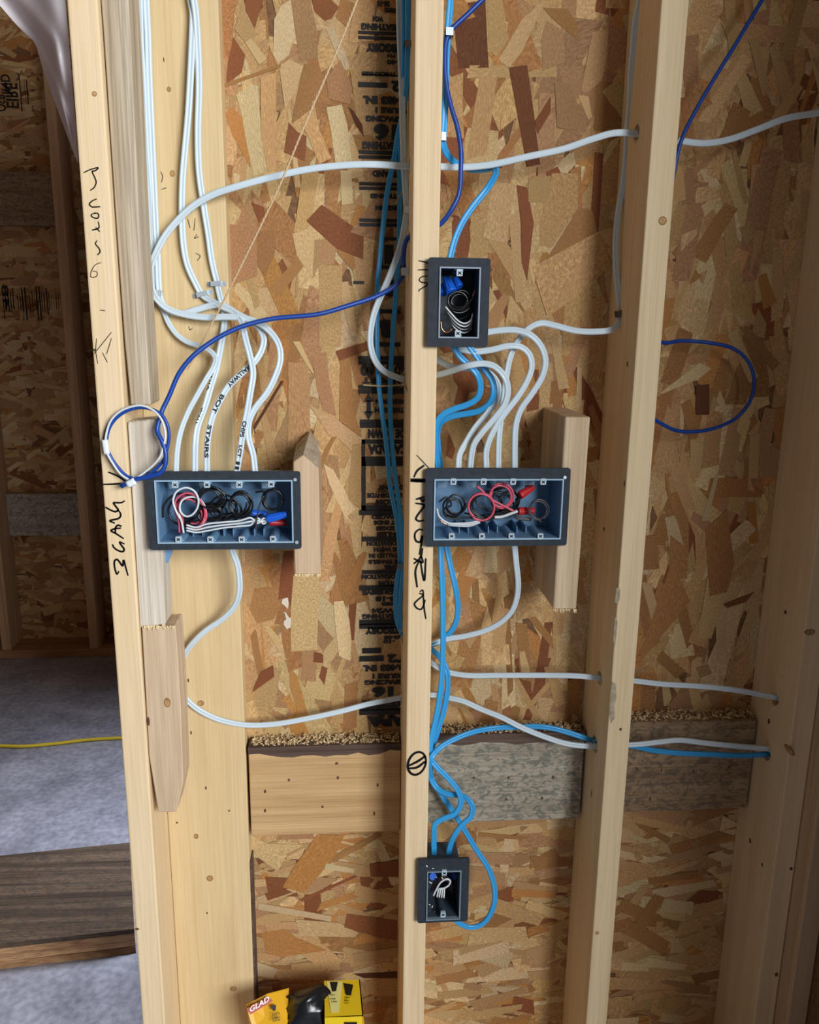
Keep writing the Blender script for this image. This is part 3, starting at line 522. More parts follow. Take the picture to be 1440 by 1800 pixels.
# ------------------------------------------------------------------ blocking boards against the sheathing
def blocking(x0, x1, ztop, zbot, mat, label):
    b = MB().box((x0, PB, zbot), (x1, T-.0005, ztop), bev=.0025).build('blocking_board', mat, label=label, category='board', group='blocking boards between the studs')
    return b
Z0b = P(570, 1312, PB)[2]; 
bl = blocking(-.172, XC-.0005, P(570, 1311, PB)[2], P(570, 1466, PB)[2], W_HOR, 'brown blocking board between the flat plank and the middle stud')
bm_ = blocking(XC1+.0005, XR-.004, P(900, 1290, PB)[2], P(900, 1443, PB)[2], W_MOLD, 'grey mould-stained blocking board right of the middle stud')
br = blocking(XR1+.0005, XH-.004, P(1220, 1268, PB)[2], P(1220, 1424, PB)[2], W_MOLD2, 'dim brown-grey blocking board below the corner stud cables')
for b, x0, x1, zt in ((bl, -.172, XC, P(570, 1311, PB)[2]), (bm_, XC1, XR-.004, P(900, 1290, PB)[2])):
    r = random.Random(int(x0*1000)); n = 14; pts = [(x0+(x1-x0)*i/n, zt-.013-r.uniform(-.003, .004)-(.004 if .2 < i/n < .9 else 0)) for i in range(n+1)]
    vs, fs = prism([(x, PB-.0005, z) for x, z in pts]+[(x1, PB-.0005, zt+.0006), (x0, PB-.0005, zt+.0006)], (0, .0365, 0)); MB().add(vs, fs).build('bark_edge', W_DARKEDGE, b)
knots(bl, [(592, 1342, 'Y', PB-.0006, 4, 2.5, 1), (508, 1371, 'Y', PB, 3, 3, 1), (594, 1367, 'Y', PB, 3, 4, 1), (664, 1380, 'Y', PB, 2.5, 4.5, 1), (466, 1391, 'Y', PB, 3, 4, 1), (466, 1425, 'Y', PB, 3, 4, 1), (567, 1418, 'Y', PB, 3, 3, 1), (658, 1430, 'Y', PB, 2.5, 5, 1)], 'nail_mark')
knots(bm_, [(833, 1367, 'Y', PB, 3, 3, 1), (894, 1367, 'Y', PB, 3, 4, 1), (972, 1366, 'Y', PB, 3, 4, 1), (890, 1405, 'Y', PB, 3, 3, 1), (953, 1403, 'Y', PB, 3, 4, 1)], 'nail_mark')
knots(br, [(1120, 1352, 'Y', PB, 3, 4, 1), (1163, 1354, 'Y', PB, 2.5, 4, 1), (1219, 1356, 'Y', PB, 3, 3.5, 1), (1282, 1348, 'Y', PB, 2.5, 4, 1), (1143, 1404, 'Y', PB, 3, 4, 1)], 'nail_mark')
def shavings(x0, x1, z, n, label, seed):
    r = random.Random(seed); mb = MB()
    for i in range(n):
        c = np.array([r.uniform(x0+.004, x1-.004), r.uniform(PB+.003, T-.005), z+.001+abs(r.gauss(0, .0035))]); L = r.uniform(.003, .008); Wd = r.uniform(.001, .0028)
        d = np.array([r.gauss(0, 1), r.gauss(0, .6), r.gauss(0, .5)]); d /= np.linalg.norm(d); e = np.cross(d, [r.gauss(0, 1), r.gauss(0, 1), r.gauss(0, 1)]); e /= np.linalg.norm(e); u = np.cross(d, e)
        vs = []
        for t, h in ((-1, 0), (-.3, .5), (.4, .45), (1, -.1)): vs += [c+d*t*L/2+u*h*L*.4-e*Wd/2, c+d*t*L/2+u*h*L*.4+e*Wd/2]
        mb.add(vs, [(0, 1, 3, 2), (2, 3, 5, 4), (4, 5, 7, 6)])
    mb.build('wood_shavings', SHAV, label=label, category='shavings', kind='stuff')
shavings(-.170, XC, P(570, 1311, PB)[2], 900, 'drift of pale wood shavings on the brown blocking board', 1)
shavings(XC1, XR-.005, P(900, 1290, PB)[2], 700, 'drift of wood shavings on the grey mould-stained board', 2)
shavings(XR1, XH-.005, P(1220, 1268, PB)[2], 600, 'drift of wood shavings on the dim right-hand board', 3)
MB().box((XA1, 0, .0), (XH, T-.0025, .038), bev=.002).build('bottom_plate', wood('plate_wood', (214, 180, 132), (186, 148, 104), axis=0), label='bottom plate under the studs along the floor', category='plate')

# ------------------------------------------------------------------ electrical boxes
def ring_frame(mb, o, i, Y0, Y1, mi=0):
    (a0, a1, b0, b1), (c0, c1, d0, d1) = o, i
    for x0, x1, z0, z1 in ((a0, a1, d1, b1), (a0, a1, b0, d0), (a0, c0, d0, d1), (c1, a1, d0, d1)): mb.box((x0, Y0, z0), (x1, Y1, z1), mi)
def rrect(x0, x1, z0, z1, r, n=4):
    out = []
    for cx, cz, a0 in ((x1-r, z1-r, 0), (x0+r, z1-r, 90), (x0+r, z0+r, 180), (x1-r, z0+r, 270)):
        out += [(cx+r*math.cos(math.radians(a0+90*i/n)), cz+r*math.sin(math.radians(a0+90*i/n))) for i in range(n+1)]
    return out
def ebox(name, label, fl, op, top, bot, depth, group, screws=(), body=PLAST, rimm=RIM, tabm=TABM, extra=None):
    YF = -.012
    mx, my = (fl[0]+fl[1])/2, (fl[2]+fl[3])/2
    x0, x1 = P(fl[0], my, YF)[0], P(fl[1], my, YF)[0]; z1, z0 = P(mx, fl[2], YF)[2], P(mx, fl[3], YF)[2]
    ox0, ox1 = P(op[0], my, YF)[0], P(op[1], my, YF)[0]; oz1, oz0 = P(mx, op[2], YF)[2], P(mx, op[3], YF)[2]
    rt_ = root(name, ((x0+x1)/2, 0, z0), label=label, category='electrical box', group=group)
    # flange: rounded gasket plate with a window
    out = rrect(x0, x1, z0, z1, .004); inn = rrect(ox0-.002, ox1+.002, oz0-.002, oz1+.002, .002); n = len(out); mb = MB()
    vs = [(x, YF, z) for x, z in out]+[(x, YF, z) for x, z in inn]+[(x, YF+.004, z) for x, z in out]+[(x, YF+.004, z) for x, z in inn]; fs = []
    for i in range(n):
        j = (i+1) % n; fs += [(i, j, n+j, n+i), (2*n+i, 3*n+i, 3*n+j, 2*n+j), (i, 2*n+i, 2*n+j, j), (n+i, n+j, 3*n+j, 3*n+i)]
    mb.add(vs, fs); mb.build('gasket_flange', GASKET, rt_)
    w_ = .0022; b = MB(); YB = YF+depth
    b.box((ox0-w_, YF+.004, oz0-w_), (ox0, YB, oz1+w_)); b.box((ox1, YF+.004, oz0-w_), (ox1+w_, YB, oz1+w_)); b.box((ox0, YF+.004, oz0-w_), (ox1, YB, oz0)); b.box((ox0, YF+.004, oz1), (ox1, YB, oz1+w_)); b.box((ox0-w_, YB, oz0-w_), (ox1+w_, YB+w_, oz1+w_))
    b.build('body', body, rt_)
    m2 = MB(); ring_frame(m2, (ox0-.002, ox1+.002, oz0-.002, oz1+.002), (ox0, ox1, oz0, oz1), YF-.0025, YF+.004); m2.build('rim', rimm, rt_)  # box plastic coloured lighter for the edge highlight and worn edges
    for lst, tp in ((top, True), (bot, False)):
        for px, py in lst:
            c = P(px, py, YF-.002); h = .0042; t = MB()
            vs, fs = prism([(c[0]+x, YF-.0035, c[2]+z) for x, z in rrect(-h, h, -h-(0 if tp else .001), h+(.001 if tp else 0), .001, 2)], (0, .005, 0)); t.add(vs, fs); to = t.build('screw_tab', tabm, rt_)
            s = MB()
            for a in (.7, -.7):
                d = np.array([math.cos(a), 0, math.sin(a)])*.0030; q = np.array([-math.sin(a), 0, math.cos(a)])*.0007
                cc = np.array([c[0], YF-.0038, c[2]]); vs, fs = prism([cc-d-q, cc+d-q, cc+d+q, cc-d+q], (0, .002, 0)); s.add(vs, fs)
            s.build('screw_hole', HOLE, to)
            # moulded boss running back from the tab
            bs = MB(); nb = 8; R_ = .0068; zc = oz1 if tp else oz0; sg = -1 if tp else 1; L0, L1 = YF+.003, YF+depth*.75
            ringa = [(c[0]+R_*math.cos(math.pi*i/nb), L0, zc+sg*R_*.9*math.sin(math.pi*i/nb)) for i in range(nb+1)]
            vs, fs = prism(ringa, (0, L1-L0, 0)); bs.add(vs, fs); bs.build('screw_boss', body, rt_)
    # ribs on the floor of the box, cable clamps under its roof
    xs = [P(p[0], p[1], YF)[0] for p in bot]
    for a, b_ in zip(xs, xs[1:]):
        for dx in (-.008, .006):
            MB().box(((a+b_)/2+dx, YF+.03, oz0), ((a+b_)/2+dx+.0012, YB, oz0+.011)).build('rib', body, rt_)
    xs = [P(p[0], p[1], YF)[0] for p in top] if len(top) > 1 else []
    for a in xs:
        vs, fs = prism([(a-.018, YF+.03, oz1), (a-.004, YF+.03, oz1), (a-.004, YF+.045, oz1-.020), (a-.018, YF+.045, oz1-.020)], (0, .002, 0)); MB().add(vs, fs).build('cable_clamp', RIM if body is PLAST else PLAST_D, rt_)
    for px, py in screws:
        c = P(px, py, YF); n = 10; s = MB(); vs, fs = prism([(c[0]+.0026*math.cos(6.283*i/n), YF-.0014, c[2]+.0026*math.sin(6.283*i/n)) for i in range(n)], (0, .003, 0)); s.add(vs, fs); s.build('screw', STEEL, rt_)
    if extra: extra(rt_, ox0, ox1, oz0, oz1, YF, YB)
    return rt_
def exL(rt_, ox0, ox1, oz0, oz1, YF, YB):
    vs, fs = prism([P(x, y, .02) for x, y in ((287, 958), (304, 958), (303, 972), (295, 990), (290, 988))], (0, .003, 0)); MB().add(vs, fs).build('mounting_tab', PLAST, rt_)
boxL = ebox('wide_box', 'wide four-gang box on the left, white and pink wires looped inside', (259, 529, 829, 966), (277, 513, 846, 952), [(308, 852), (364, 852), (421, 852), (477, 851)], [(314, 948), (370, 948), (425, 948), (480, 947)], .074, 'four-gang electrical boxes', [(519, 843), (522, 953)], extra=exL)
boxR = ebox('wide_box', 'wide four-gang box right of the middle stud, two red wire loops and red connectors inside', (748, 1000, 823, 960), (765, 986, 844, 946), [(797, 847), (850, 847), (902, 847), (955, 847)], [(794, 942), (847, 942), (899, 942), (950, 942)], .074, 'four-gang electrical boxes', [(993, 839)])
boxS = ebox('single_box', 'single-gang box high on the middle stud with blue connectors and black coil inside', (752, 860, 453, 610), (774, 841, 472, 592), [(808, 480)], [(805, 586)], .074, 'single-gang electrical boxes', body=PLAST_D, rimm=plain('grey_rim', (132, 146, 164), .45))
boxO = ebox('single_box', 'single-gang box low on the middle stud with white wire loops inside', (735, 824, 1510, 1621), (752, 808, 1532, 1614), [(781, 1534)], [(779, 1607)], .074, 'single-gang electrical boxes', body=PLAST_D, rimm=plain('grey_rim_low', (118, 134, 148), .45))
# ------------------------------------------------------------------ wires inside the boxes
def wire(name, label, pts, mat, r=.0015, group='wires folded into the boxes', Ys=None, tips=True, parent=None):
    Ys = Ys or {0: .02}; idx = sorted(Ys); yy = np.interp(range(len(pts)), idx, [Ys[i] for i in idx])
    path = spline([P(x, y, v) for (x, y), v in zip(pts, yy)], .0022)
    mb = sweep(path, circ(r, 7)); return mb.build(name, mat, parent, smooth=True, **({} if parent else dict(label=label, category='wire', group=group)))
def coilpts(cx, cy, rx, ry, turns, seed=0, drift=(0, 0), jit=.06, a0=0, tilt=0, per=14):
    r = random.Random(seed); out = []; n = int(turns*per); p = [r.uniform(0, 6.28) for _ in range(4)]
    for i in range(n+1):
        a = a0+2*math.pi*i/per; s = 1+jit*1.3*math.sin(.31*a+p[0])+jit*.5*math.sin(1.63*a+p[1]); x = rx*s*math.cos(a)+rx*jit*1.6*math.sin(.23*a+p[2]); y = ry*s*math.sin(a)+ry*jit*1.6*math.sin(.27*a+p[3])
        out.append((cx+x*math.cos(tilt)-y*math.sin(tilt)+drift[0]*i/n, cy+x*math.sin(tilt)+y*math.cos(tilt)+drift[1]*i/n))
    return out
def L_(pts): return [(250+x/4.966, 815+y/4.966) for x, y in pts]
def R_(pts): return [(735+x/5.143, 810+y/5.143) for x, y in pts]
def coil(label, pts, mat, y0, y1, r=.0015): return wire('wire_coil', label, pts, mat, r, Ys={0: y0, len(pts)-1: y1})
coil('round white wire loop in front at left inside the left wide box', L_([(330, 480), (290, 400), (270, 320), (300, 245), (380, 210), (450, 235), (490, 310), (480, 390), (430, 450), (380, 460), (335, 420), (330, 360), (360, 310), (430, 290), (500, 310), (545, 370), (550, 440), (520, 530), (470, 570), (400, 570)]), WWHT, .002, .016, .0016)
wire('wire', 'white wire end crossing the pink loops in the left wide box', L_([(320, 440), (345, 510), (362, 605)]), WWHT, .0016, Ys={0: .002, 2: .004})
for q, (dx, dy, s_) in enumerate(((0, 0, 1), (22, 18, .92), (-10, 30, .86), (10, -14, .8))):
    coil(('outermost', 'second', 'third', 'innermost')[q]+' of the pink wire turns in the left wide box', [(x+dx/4.966, y+dy/4.966) for x, y in L_([(430+(x-430)*s_, 410+(y-410)*s_) for x, y in [(325, 600), (320, 510), (285, 400), (300, 310), (370, 260), (450, 270), (520, 340), (550, 430), (520, 520), (460, 570), (400, 560)]])], WPNK, .008+.004*q, .012+.004*q, .0016)
coil('big black loop behind the white loop in the left wide box', L_([(180, 470), (190, 360), (250, 290), (340, 260), (450, 290), (500, 380), (470, 470), (400, 520), (320, 530), (250, 480), (230, 400), (260, 320)]), WBLK, .012, .02, .0017)
coil('second black coil from the left in the left wide box', coilpts(*L_([(600, 300)])[0], 21, 19, 4.3, 3, (2, 4), .10), WBLK, .008, .03, .0016)
coil('low black coil behind the pink turns in the left wide box', coilpts(*L_([(600, 440)])[0], 22, 14, 3.2, 4, (2, -4), .10), WBLK, .014, .03, .0016)
coil('third black coil from the left in the left wide box', coilpts(*L_([(845, 345)])[0], 18, 20, 3.6, 5, (3, 3), .08), WBLK, .006, .024, .0016)
coil('small black coil at the right in the left wide box', coilpts(*L_([(1145, 315)])[0], 17, 17, 2.6, 6, (1, 1), .06)+L_([(1060, 245), (990, 250)]), WBLK, .006, .02, .0015)
wire('wire', 'thin single black wire hanging below the right coil of the left wide box', L_([(1060, 280), (1030, 350), (1010, 430), (998, 500), (994, 575)]), plain('dark_grey_wire', (58, 60, 66), .35), .0012, Ys={0: .004})
for q in range(3):
    wire('wire', ('top', 'middle', 'bottom')[q]+' of the white wires running to the blue connector in the left wide box', L_([(385, 535+q*24), (470, 556+q*22), (560, 528+q*30), (700, 512+q*25), (850, 498+q*24), (950, 474+q*30), (1010, 520-q*22), (1060, 478+q*24), (1100, 486)]), WWHT, .0015, Ys={0: .003+.002*q, 5: .006+.002*q, 8: .012})
coil('black coil at the back of the left wide box between the second and third coils', coilpts(*L_([(730, 380)])[0], 20, 17, 3.3, 21, (2, 3), .14), WBLK, .022, .036, .0016)
coil('black coil at the back under the white loop of the left wide box', coilpts(*L_([(400, 400)])[0], 24, 22, 3.3, 22, (2, 3), .14), WBLK, .024, .038, .0016)
wire('wire', 'dark wires lying behind the white bundle in the left wide box', L_([(560, 480), (700, 490), (820, 470), (960, 470), (1060, 440)]), WBLK, .0016, Ys={0: .02})
def nut(label, a, b, mat, Ya, Yb, r0=.0062, r1=.0044):
    A, B = P(*a, Ya), P(*b, Yb); d = B-A; L = np.linalg.norm(d); d /= L; u = np.cross(d, [0, 1, .1]); u /= np.linalg.norm(u); v = np.cross(d, u); mb = MB(); n = 20; rings = []
    for t, rr in ((0, r0*.98), (.06, r0*1.04), (.2, r0), (.6, (r0+r1)/2), (.93, r1), (1.0, r1*.75)):
        for i in range(n):
            a_ = 2*math.pi*i/n; rad = rr*(1+(.07 if i % 2 else -.04)*(0 if t < .1 else 1)); rings.append(A+d*L*t+(u*math.cos(a_)+v*math.sin(a_))*rad)
    fs = [(k_*n+i, k_*n+(i+1) % n, (k_+1)*n+(i+1) % n, (k_+1)*n+i) for k_ in range(5) for i in range(n)]+[list(range(n-1, -1, -1)), list(range(5*n, 6*n))]
    mb.add(rings, fs).build('wire_connector', mat, label=label, category='connector', group='twist-on wire connectors')
nut('bright blue connector in front at the right end of the left wide box', L_([(1095, 482)])[0], L_([(1262, 440)])[0], NUTB, .010, .006)
nut('blue connector half hidden behind the front one in the left wide box', L_([(960, 432)])[0], L_([(1090, 440)])[0], NUTB, .030, .032, .005, .0035)
nut('dark red connector below the blue one in the left wide box', L_([(1110, 505)])[0], L_([(1260, 520)])[0], NUTR, .026, .03, .0055, .004)
# right wide box
coil('black coil at the left in the right wide box', coilpts(*R_([(335, 395)])[0], 16, 16, 3.4, 8, (-3, 5), .10), WBLK, .004, .02, .0014)
coil('wide black loop under the left coil of the right wide box', R_([(190, 370), (260, 330), (300, 400), (230, 440), (260, 510), (380, 520), (510, 500), (420, 470)]), WBLK, .008, .014, .0014)
coil('black coil at the back behind the red loops of the right wide box', coilpts(*R_([(640, 380)])[0], 32, 20, 3.3, 23, (2, 3), .16), WBLK, .022, .036, .0016)
coil('black coil at the back between the red loops and connectors of the right wide box', coilpts(*R_([(790, 340)])[0], 20, 18, 3.3, 24, (2, 3), .16), WBLK, .022, .036, .0016)
coil('left red wire loop in the right wide box', coilpts(*R_([(567, 412)])[0], 23.5, 24, 1.9, 9, (1, 0), .04, 2.2), WPNK, .004, .010, .0018)
coil('right red wire loop in the right wide box', coilpts(*R_([(752, 312)])[0], 19.5, 20, 2.0, 10, (1, 3), .05, 3.6), WPNK, .006, .014, .0018)
wire('wire', 'straight red wire slanting across between the red loops in the right wide box', R_([(530, 225), (600, 290), (660, 345), (760, 400), (865, 455)]), WPNK, .0018, Ys={0: .012, 4: .006})
for q in range(3):
    wire('wire', ('upper', 'middle', 'lower')[q]+' of the white wires curving along the bottom left of the right wide box', R_([(172, 430+q*6), (190, 500+q*10), (270, 560+q*8), (380, 565+q*12), (470, 560+q*14), (560, 540+q*8)]), WWHT, .0015, Ys={0: .008+.002*q})
wire('wire', 'white bundle below the right red loop in the right wide box', R_([(690, 510), (760, 505), (830, 480), (900, 455)]), WWHT, .0024, Ys={0: .012})
for q in range(3): wire('wire', ('upper', 'middle', 'lower')[q]+' of the dark wires sweeping under the red loops in the right wide box', R_([(480, 490+q*14), (600, 520+q*10), (740, 470+q*16), (840, 430+q*20), (900, 500+q*12), (1020, 525+q*6)]), WBLK, .0014, Ys={0: .014})
coil('small dark coil at the right in the right wide box', coilpts(*R_([(1088, 438)])[0], 16, 17, 2.2, 12, (1, 1), .05)+R_([(1080, 520), (1115, 555)]), plain('charcoal_wire', (62, 62, 68), .35), .004, .012, .0014)
nut('upper red connector in the right wide box', R_([(920, 312)])[0], R_([(1045, 235)])[0], NUTR, .014, .022)
nut('lower red connector beside the small coil in the right wide box', R_([(905, 455)])[0], R_([(1050, 450)])[0], NUTR, .018, .024, .0058, .005)
for q in range(2): wire('wire', ('left', 'right')[q]+' of the dark wires below the upper red connector in the right wide box', R_([(930+q*14, 318), (890+q*12, 370), (862+q*6, 410)]), WBLK, .0013, Ys={0: .016})
wire('bare_wire', 'bare copper wire along the left edge inside the right wide box', R_([(180, 445), (185, 500), (215, 550), (270, 580)]), COPPER, .0011, Ys={0: .010})
# single boxes
def S_(pts): return [(735+x/10, 440+y/10) for x, y in pts]
def O_(pts): return [(720+x/8.47, 1470+y/8.47) for x, y in pts]
coil('black wire coil in the upper single-gang box', coilpts(*S_([(720, 870)])[0], 16, 16, 3.6, 13, (1, 4), .10), WBLK, .004, .022, .0016)
coil('long black spiral dropping below the coil in the upper single-gang box', S_([(980, 800), (900, 920), (780, 990), (660, 1000), (560, 940), (530, 860), (600, 1060), (740, 1100), (880, 1040), (930, 950), (900, 1120), (760, 1200), (640, 1200)]), WBLK, .004, .02, .0016)
wire('bare_wire', 'bare wire tip at the right in the upper single-gang box', S_([(960, 810), (1010, 680)]), COPPER, .001, Ys={0: .003})
for q in range(4): wire('wire', ('topmost', 'second', 'third', 'lowest')[q]+' of the white wire bends at the foot of the upper single-gang box', S_([(480+35*q, 990+85*q), (600+6*q, 1130+66*q), (720, 1250+58*q), (830, 1285+54*q), (930, 1225+52*q), (960-12*q, 1110+66*q)]), WWHT if q != 2 else plain('grey_wire', (150, 150, 152), .35), .0013, Ys={0: .008+.004*q})
wire('bare_wire', 'bare copper loop at the lower left in the upper single-gang box', S_([(398, 1240), (420, 1380), (480, 1440), (550, 1430), (600, 1370)]), COPPER, .0012, Ys={0: .006})
nut('front blue connector in the upper single-gang box', S_([(590, 740)])[0], S_([(490, 470)])[0], NUTB, .010, .022, .0078, .0048)
nut('rear blue connector in the upper single-gang box', S_([(730, 650)])[0], S_([(650, 480)])[0], NUTB, .026, .034, .006, .004)
nut('blue connector at the left edge in the upper single-gang box', S_([(440, 770)])[0], S_([(440, 600)])[0], NUTB, .020, .03, .0055, .004)
coil('white wire loop in the lower single-gang box', O_([(355, 885), (400, 790), (470, 680), (560, 635), (605, 660), (590, 720), (520, 770), (430, 785)]), WWHT, .004, .006, .0017)
for q in range(4): wire('wire', ('leftmost', 'second', 'third', 'rightmost')[q]+' of the short white wire tails in the lower single-gang box', O_([(430+30*q, 785), (420+32*q, 850), (408+34*q, 905+4*q)]), WWHT, .0014, Ys={0: .006, 2: .003})
for q in range(4): coil(('outermost', 'second', 'third', 'innermost')[q]+' of the black wire arcs in the lower single-gang box', O_([(320+25*q, 800+10*q), (370+25*q, 690), (470+15*q, 600+18*q), (580-6*q, 610+20*q), (640-16*q, 720+8*q), (660-22*q, 880-20*q)]), WBLK if q != 1 else plain('maroon_wire', (60, 36, 38), .4), .012+.004*q, .02, .0015)
nut('blue connector in the top left corner of the lower single-gang box', O_([(350, 600)])[0], O_([(340, 545)])[0], NUTB, .02, .045, .006, .005)
nut('blue connector in the top right corner of the lower single-gang box', O_([(650, 600)])[0], O_([(660, 540)])[0], NUTB, .03, .05, .006, .005)
r = random.Random(8); mb = MB()
for x, y in [(260, 445), (350, 480), (335, 635), (315, 690), (400, 610), (290, 990), (300, 1020), (310, 1060), (300, 1110), (375, 1130), (340, 1050), (490, 625)]:
    c = P(720+x/8.47, 1470+y/8.47, -.0135 if y < 500 else .004); d = np.array([r.uniform(-1, 1), -.2, r.uniform(-1, 1)])*.0022; e = np.array([.0007, 0, .0004]); mb.add([c-d-e, c+d-e, c+d+e, c-d+e, c+np.array([0, .001, 0])], [(0, 1, 2, 3), (0, 4, 1), (1, 4, 2), (2, 4, 3), (3, 4, 0)])
o = mb.build('shaving_crumbs', PAINT, boxO); o['kind'] = 'stuff'

# ------------------------------------------------------------------ cables
GW = 'white sheathed cables'; GB = 'blue sheathed cables'
cable('c1', 'sheathed_cable', 'white cable crossing all bays through the studs and looping into the left wide box', [(1475, 190), (1440, 198), (1383, 208), (1333, 227), (1283, 245), (1240, 252), (1197, 248), (1150, 240), (1118, 235), (1080, 234), (1040, 245), (990, 262), (930, 275), (860, 290), (815, 294), (775, 293), (745, 292), (713, 292), (650, 289), (600, 291), (540, 298), (480, 311), (420, 327), (375, 342), (340, 362), (310, 390), (288, 418), (275, 443), (265, 469), (265, 498), (271, 519), (292, 541), (321, 552), (362, 558), (402, 557), (432, 560), (455, 568), (475, 583), (490, 606), (493, 632), (484, 662), (469, 691), (449, 717), (438, 740), (437, 769), (445, 799), (448, 825), (450, 845)],
      {0: .09, 7: .065, 8: .065, 12: .06, 16: .07, 17: .07, 22: .07, 26: .082, 29: .09, 33: .078, 36: .066, 41: .05, 47: .04}, CABW, group=GW)
cable('c2', 'sheathed_cable', 'white cable lettered HALLWAY entering the middle of the left wide box', [(256, -40), (257, 0), (260, 67), (262, 133), (265, 200), (268, 267), (271, 333), (274, 400), (277, 450), (279, 500), (282, 525), (294, 545), (321, 551), (350, 543), (382, 536), (400, 541), (421, 554), (443, 565), (458, 580), (464, 597), (459, 618), (446, 638), (432, 650), (402, 679), (388, 702), (376, 726), (367, 761), (364, 790), (364, 825), (364, 845)], {0: .096, 9: .096, 12: .09, 15: .088, 18: .075, 22: .055, 26: .042, 29: .04}, CABW, group=GW)
cable('c3', 'sheathed_cable', 'leftmost white cable from above, first entry at the left of the left wide box', [(244, -40), (246, 0), (248, 67), (253, 167), (258, 267), (263, 333), (267, 417), (270, 467), (274, 515), (281, 535), (289, 550), (295, 565), (309, 586), (327, 600), (350, 608), (367, 615), (379, 629), (376, 644), (364, 664), (347, 694), (330, 726), (318, 758), (312, 790), (310, 825), (310, 845)], {0: .09, 7: .098, 10: .099, 14: .085, 18: .06, 24: .04}, CABW, NMT, group=GW)
cable('c4', 'sheathed_cable', 'white cable held by the lower tilted strap on the flat plank', [(334, -40), (335, 0), (339, 20), (338, 67), (335, 133), (331, 200), (325, 267), (321, 317), (320, 383), (323, 433), (330, 467), (344, 498), (356, 519), (373, 530), (390, 539), (410, 548), (424, 565), (432, 597), (440, 627), (445, 656), (440, 691), (434, 726), (427, 761), (422, 796), (417, 825), (416, 845)], {0: .095, 4: .088, 12: .096, 15: .080, 17: .055, 20: .04, 25: .032}, CABW, group=GW)
cable('c5', 'sheathed_cable', 'white cable held by the upper strap on the flat plank', [(339, -40), (341, 0), (344, 20), (348, 83), (350, 150), (348, 233), (350, 300), (358, 360), (367, 417), (373, 460), (382, 498), (388, 525), (394, 545), (395, 562), (391, 592), (386, 621), (380, 650), (370, 682), (360, 717), (348, 749), (344, 775), (343, 825), (343, 845)], {0: .082, 3: .09, 10: .096, 13: .096, 16: .07, 20: .045, 22: .04}, CABW, group=GW)
cable('d1', 'sheathed_cable', 'white cable from under the left wide box sweeping through two studs to the corner', [(406, 955), (410, 972), (417, 990), (421, 1015), (421, 1040), (414, 1063), (395, 1085), (360, 1110), (335, 1135), (318, 1163), (312, 1190), (318, 1215), (340, 1241), (380, 1263), (430, 1274), (480, 1273), (540, 1263), (600, 1250), (650, 1237), (708, 1226), (740, 1222), (765, 1222), (785, 1226), (813, 1232), (847, 1247), (880, 1260), (920, 1280), (963, 1297), (1000, 1308), (1048, 1312), (1085, 1310), (1125, 1308), (1160, 1304), (1195, 1301), (1240, 1306), (1290, 1311), (1350, 1316), (1385, 1320)], {0: .045, 4: .06, 10: .096, 13: .096, 19: .106, 21: .105, 26: .06, 29: .056, 33: .06, 36: .064, 37: .066}, CABW, group=GW)
cable('d2', 'sheathed_cable', 'white cable curving down from under the right wide box into the middle stud', [(905, 945), (905, 960), (908, 994), (911, 1025), (909, 1049), (900, 1074), (879, 1095), (851, 1109), (818, 1118), (787, 1123), (761, 1131), (740, 1136)], {0: .04, 4: .07, 9: .10, 11: .11}, CABW, group=GW)
cable('d3', 'sheathed_cable', 'white cable running level from the middle stud to the upper hole of the corner stud', [(735, 1152), (758, 1165), (773, 1175), (790, 1182), (820, 1187), (880, 1187), (963, 1187), (1013, 1188), (1058, 1192), (1117, 1197), (1160, 1202), (1240, 1207), (1300, 1214), (1370, 1227), (1400, 1233)], {0: .11, 3: .1, 8: .058, 13: .06}, CABW, group=GW)
cable('e1', 'sheathed_cable', 'white cable from the right of the upper single-gang box into the right wide box', [(835, 589), (857, 584), (888, 580), (912, 581), (933, 589), (951, 608), (959, 633), (954, 660), (933, 695), (916, 719), (907, 747), (905, 782), (905, 822), (905, 842)], {0: .04, 4: .03, 13: .04}, CABW, group=GW)
cable('e2', 'sheathed_cable', 'white cable clipped down the right stud, then bending to the right wide box', [(1128, -40), (1125, 0), (1118, 33), (1113, 83), (1109, 133), (1107, 183), (1103, 233), (1100, 283), (1094, 333), (1088, 367), (1083, 417), (1083, 467), (1087, 510), (1091, 547), (1088, 567), (1076, 579), (1044, 583), (1010, 581), (975, 572), (951, 568), (930, 577), (912, 598), (899, 622), (892, 650), (887, 690), (881, 735), (877, 775), (876, 822), (876, 842)], {0: .09, 6: .105, 10: .10, 13: .085, 16: .07, 19: .055, 23: .055, 28: .045}, CABW, group=GW)
cable('e3', 'sheathed_cable', 'white cable from under the upper single-gang box to the right wide box', [(795, 608), (808, 613), (836, 618), (864, 615), (895, 608), (916, 610), (930, 622), (935, 643), (928, 667), (909, 699), (885, 730), (864, 765), (855, 792), (855, 822), (855, 842)], {0: .05, 4: .04, 14: .04}, CABW, group=GW)
cable('e4', 'sheathed_cable', 'white cable from the middle stud in front of the blue bends into the right box', [(745, 663), (769, 659), (794, 652), (822, 643), (850, 639), (871, 645), (888, 664), (893, 685), (888, 709), (871, 733), (847, 761), (833, 782), (827, 822), (827, 842)], {0: .11, 3: .03, 6: .02, 13: .04}, CABW, group=GW)
cable('e5', 'sheathed_cable', 'white cable from the middle stud behind the blue bends into the right box', [(748, 618), (770, 633), (784, 641), (801, 646), (843, 649), (864, 659), (876, 678), (873, 702), (857, 726), (836, 751), (819, 778), (808, 799), (806, 822), (806, 842)], {0: .11, 4: .06, 13: .04}, CABW, group=GW)
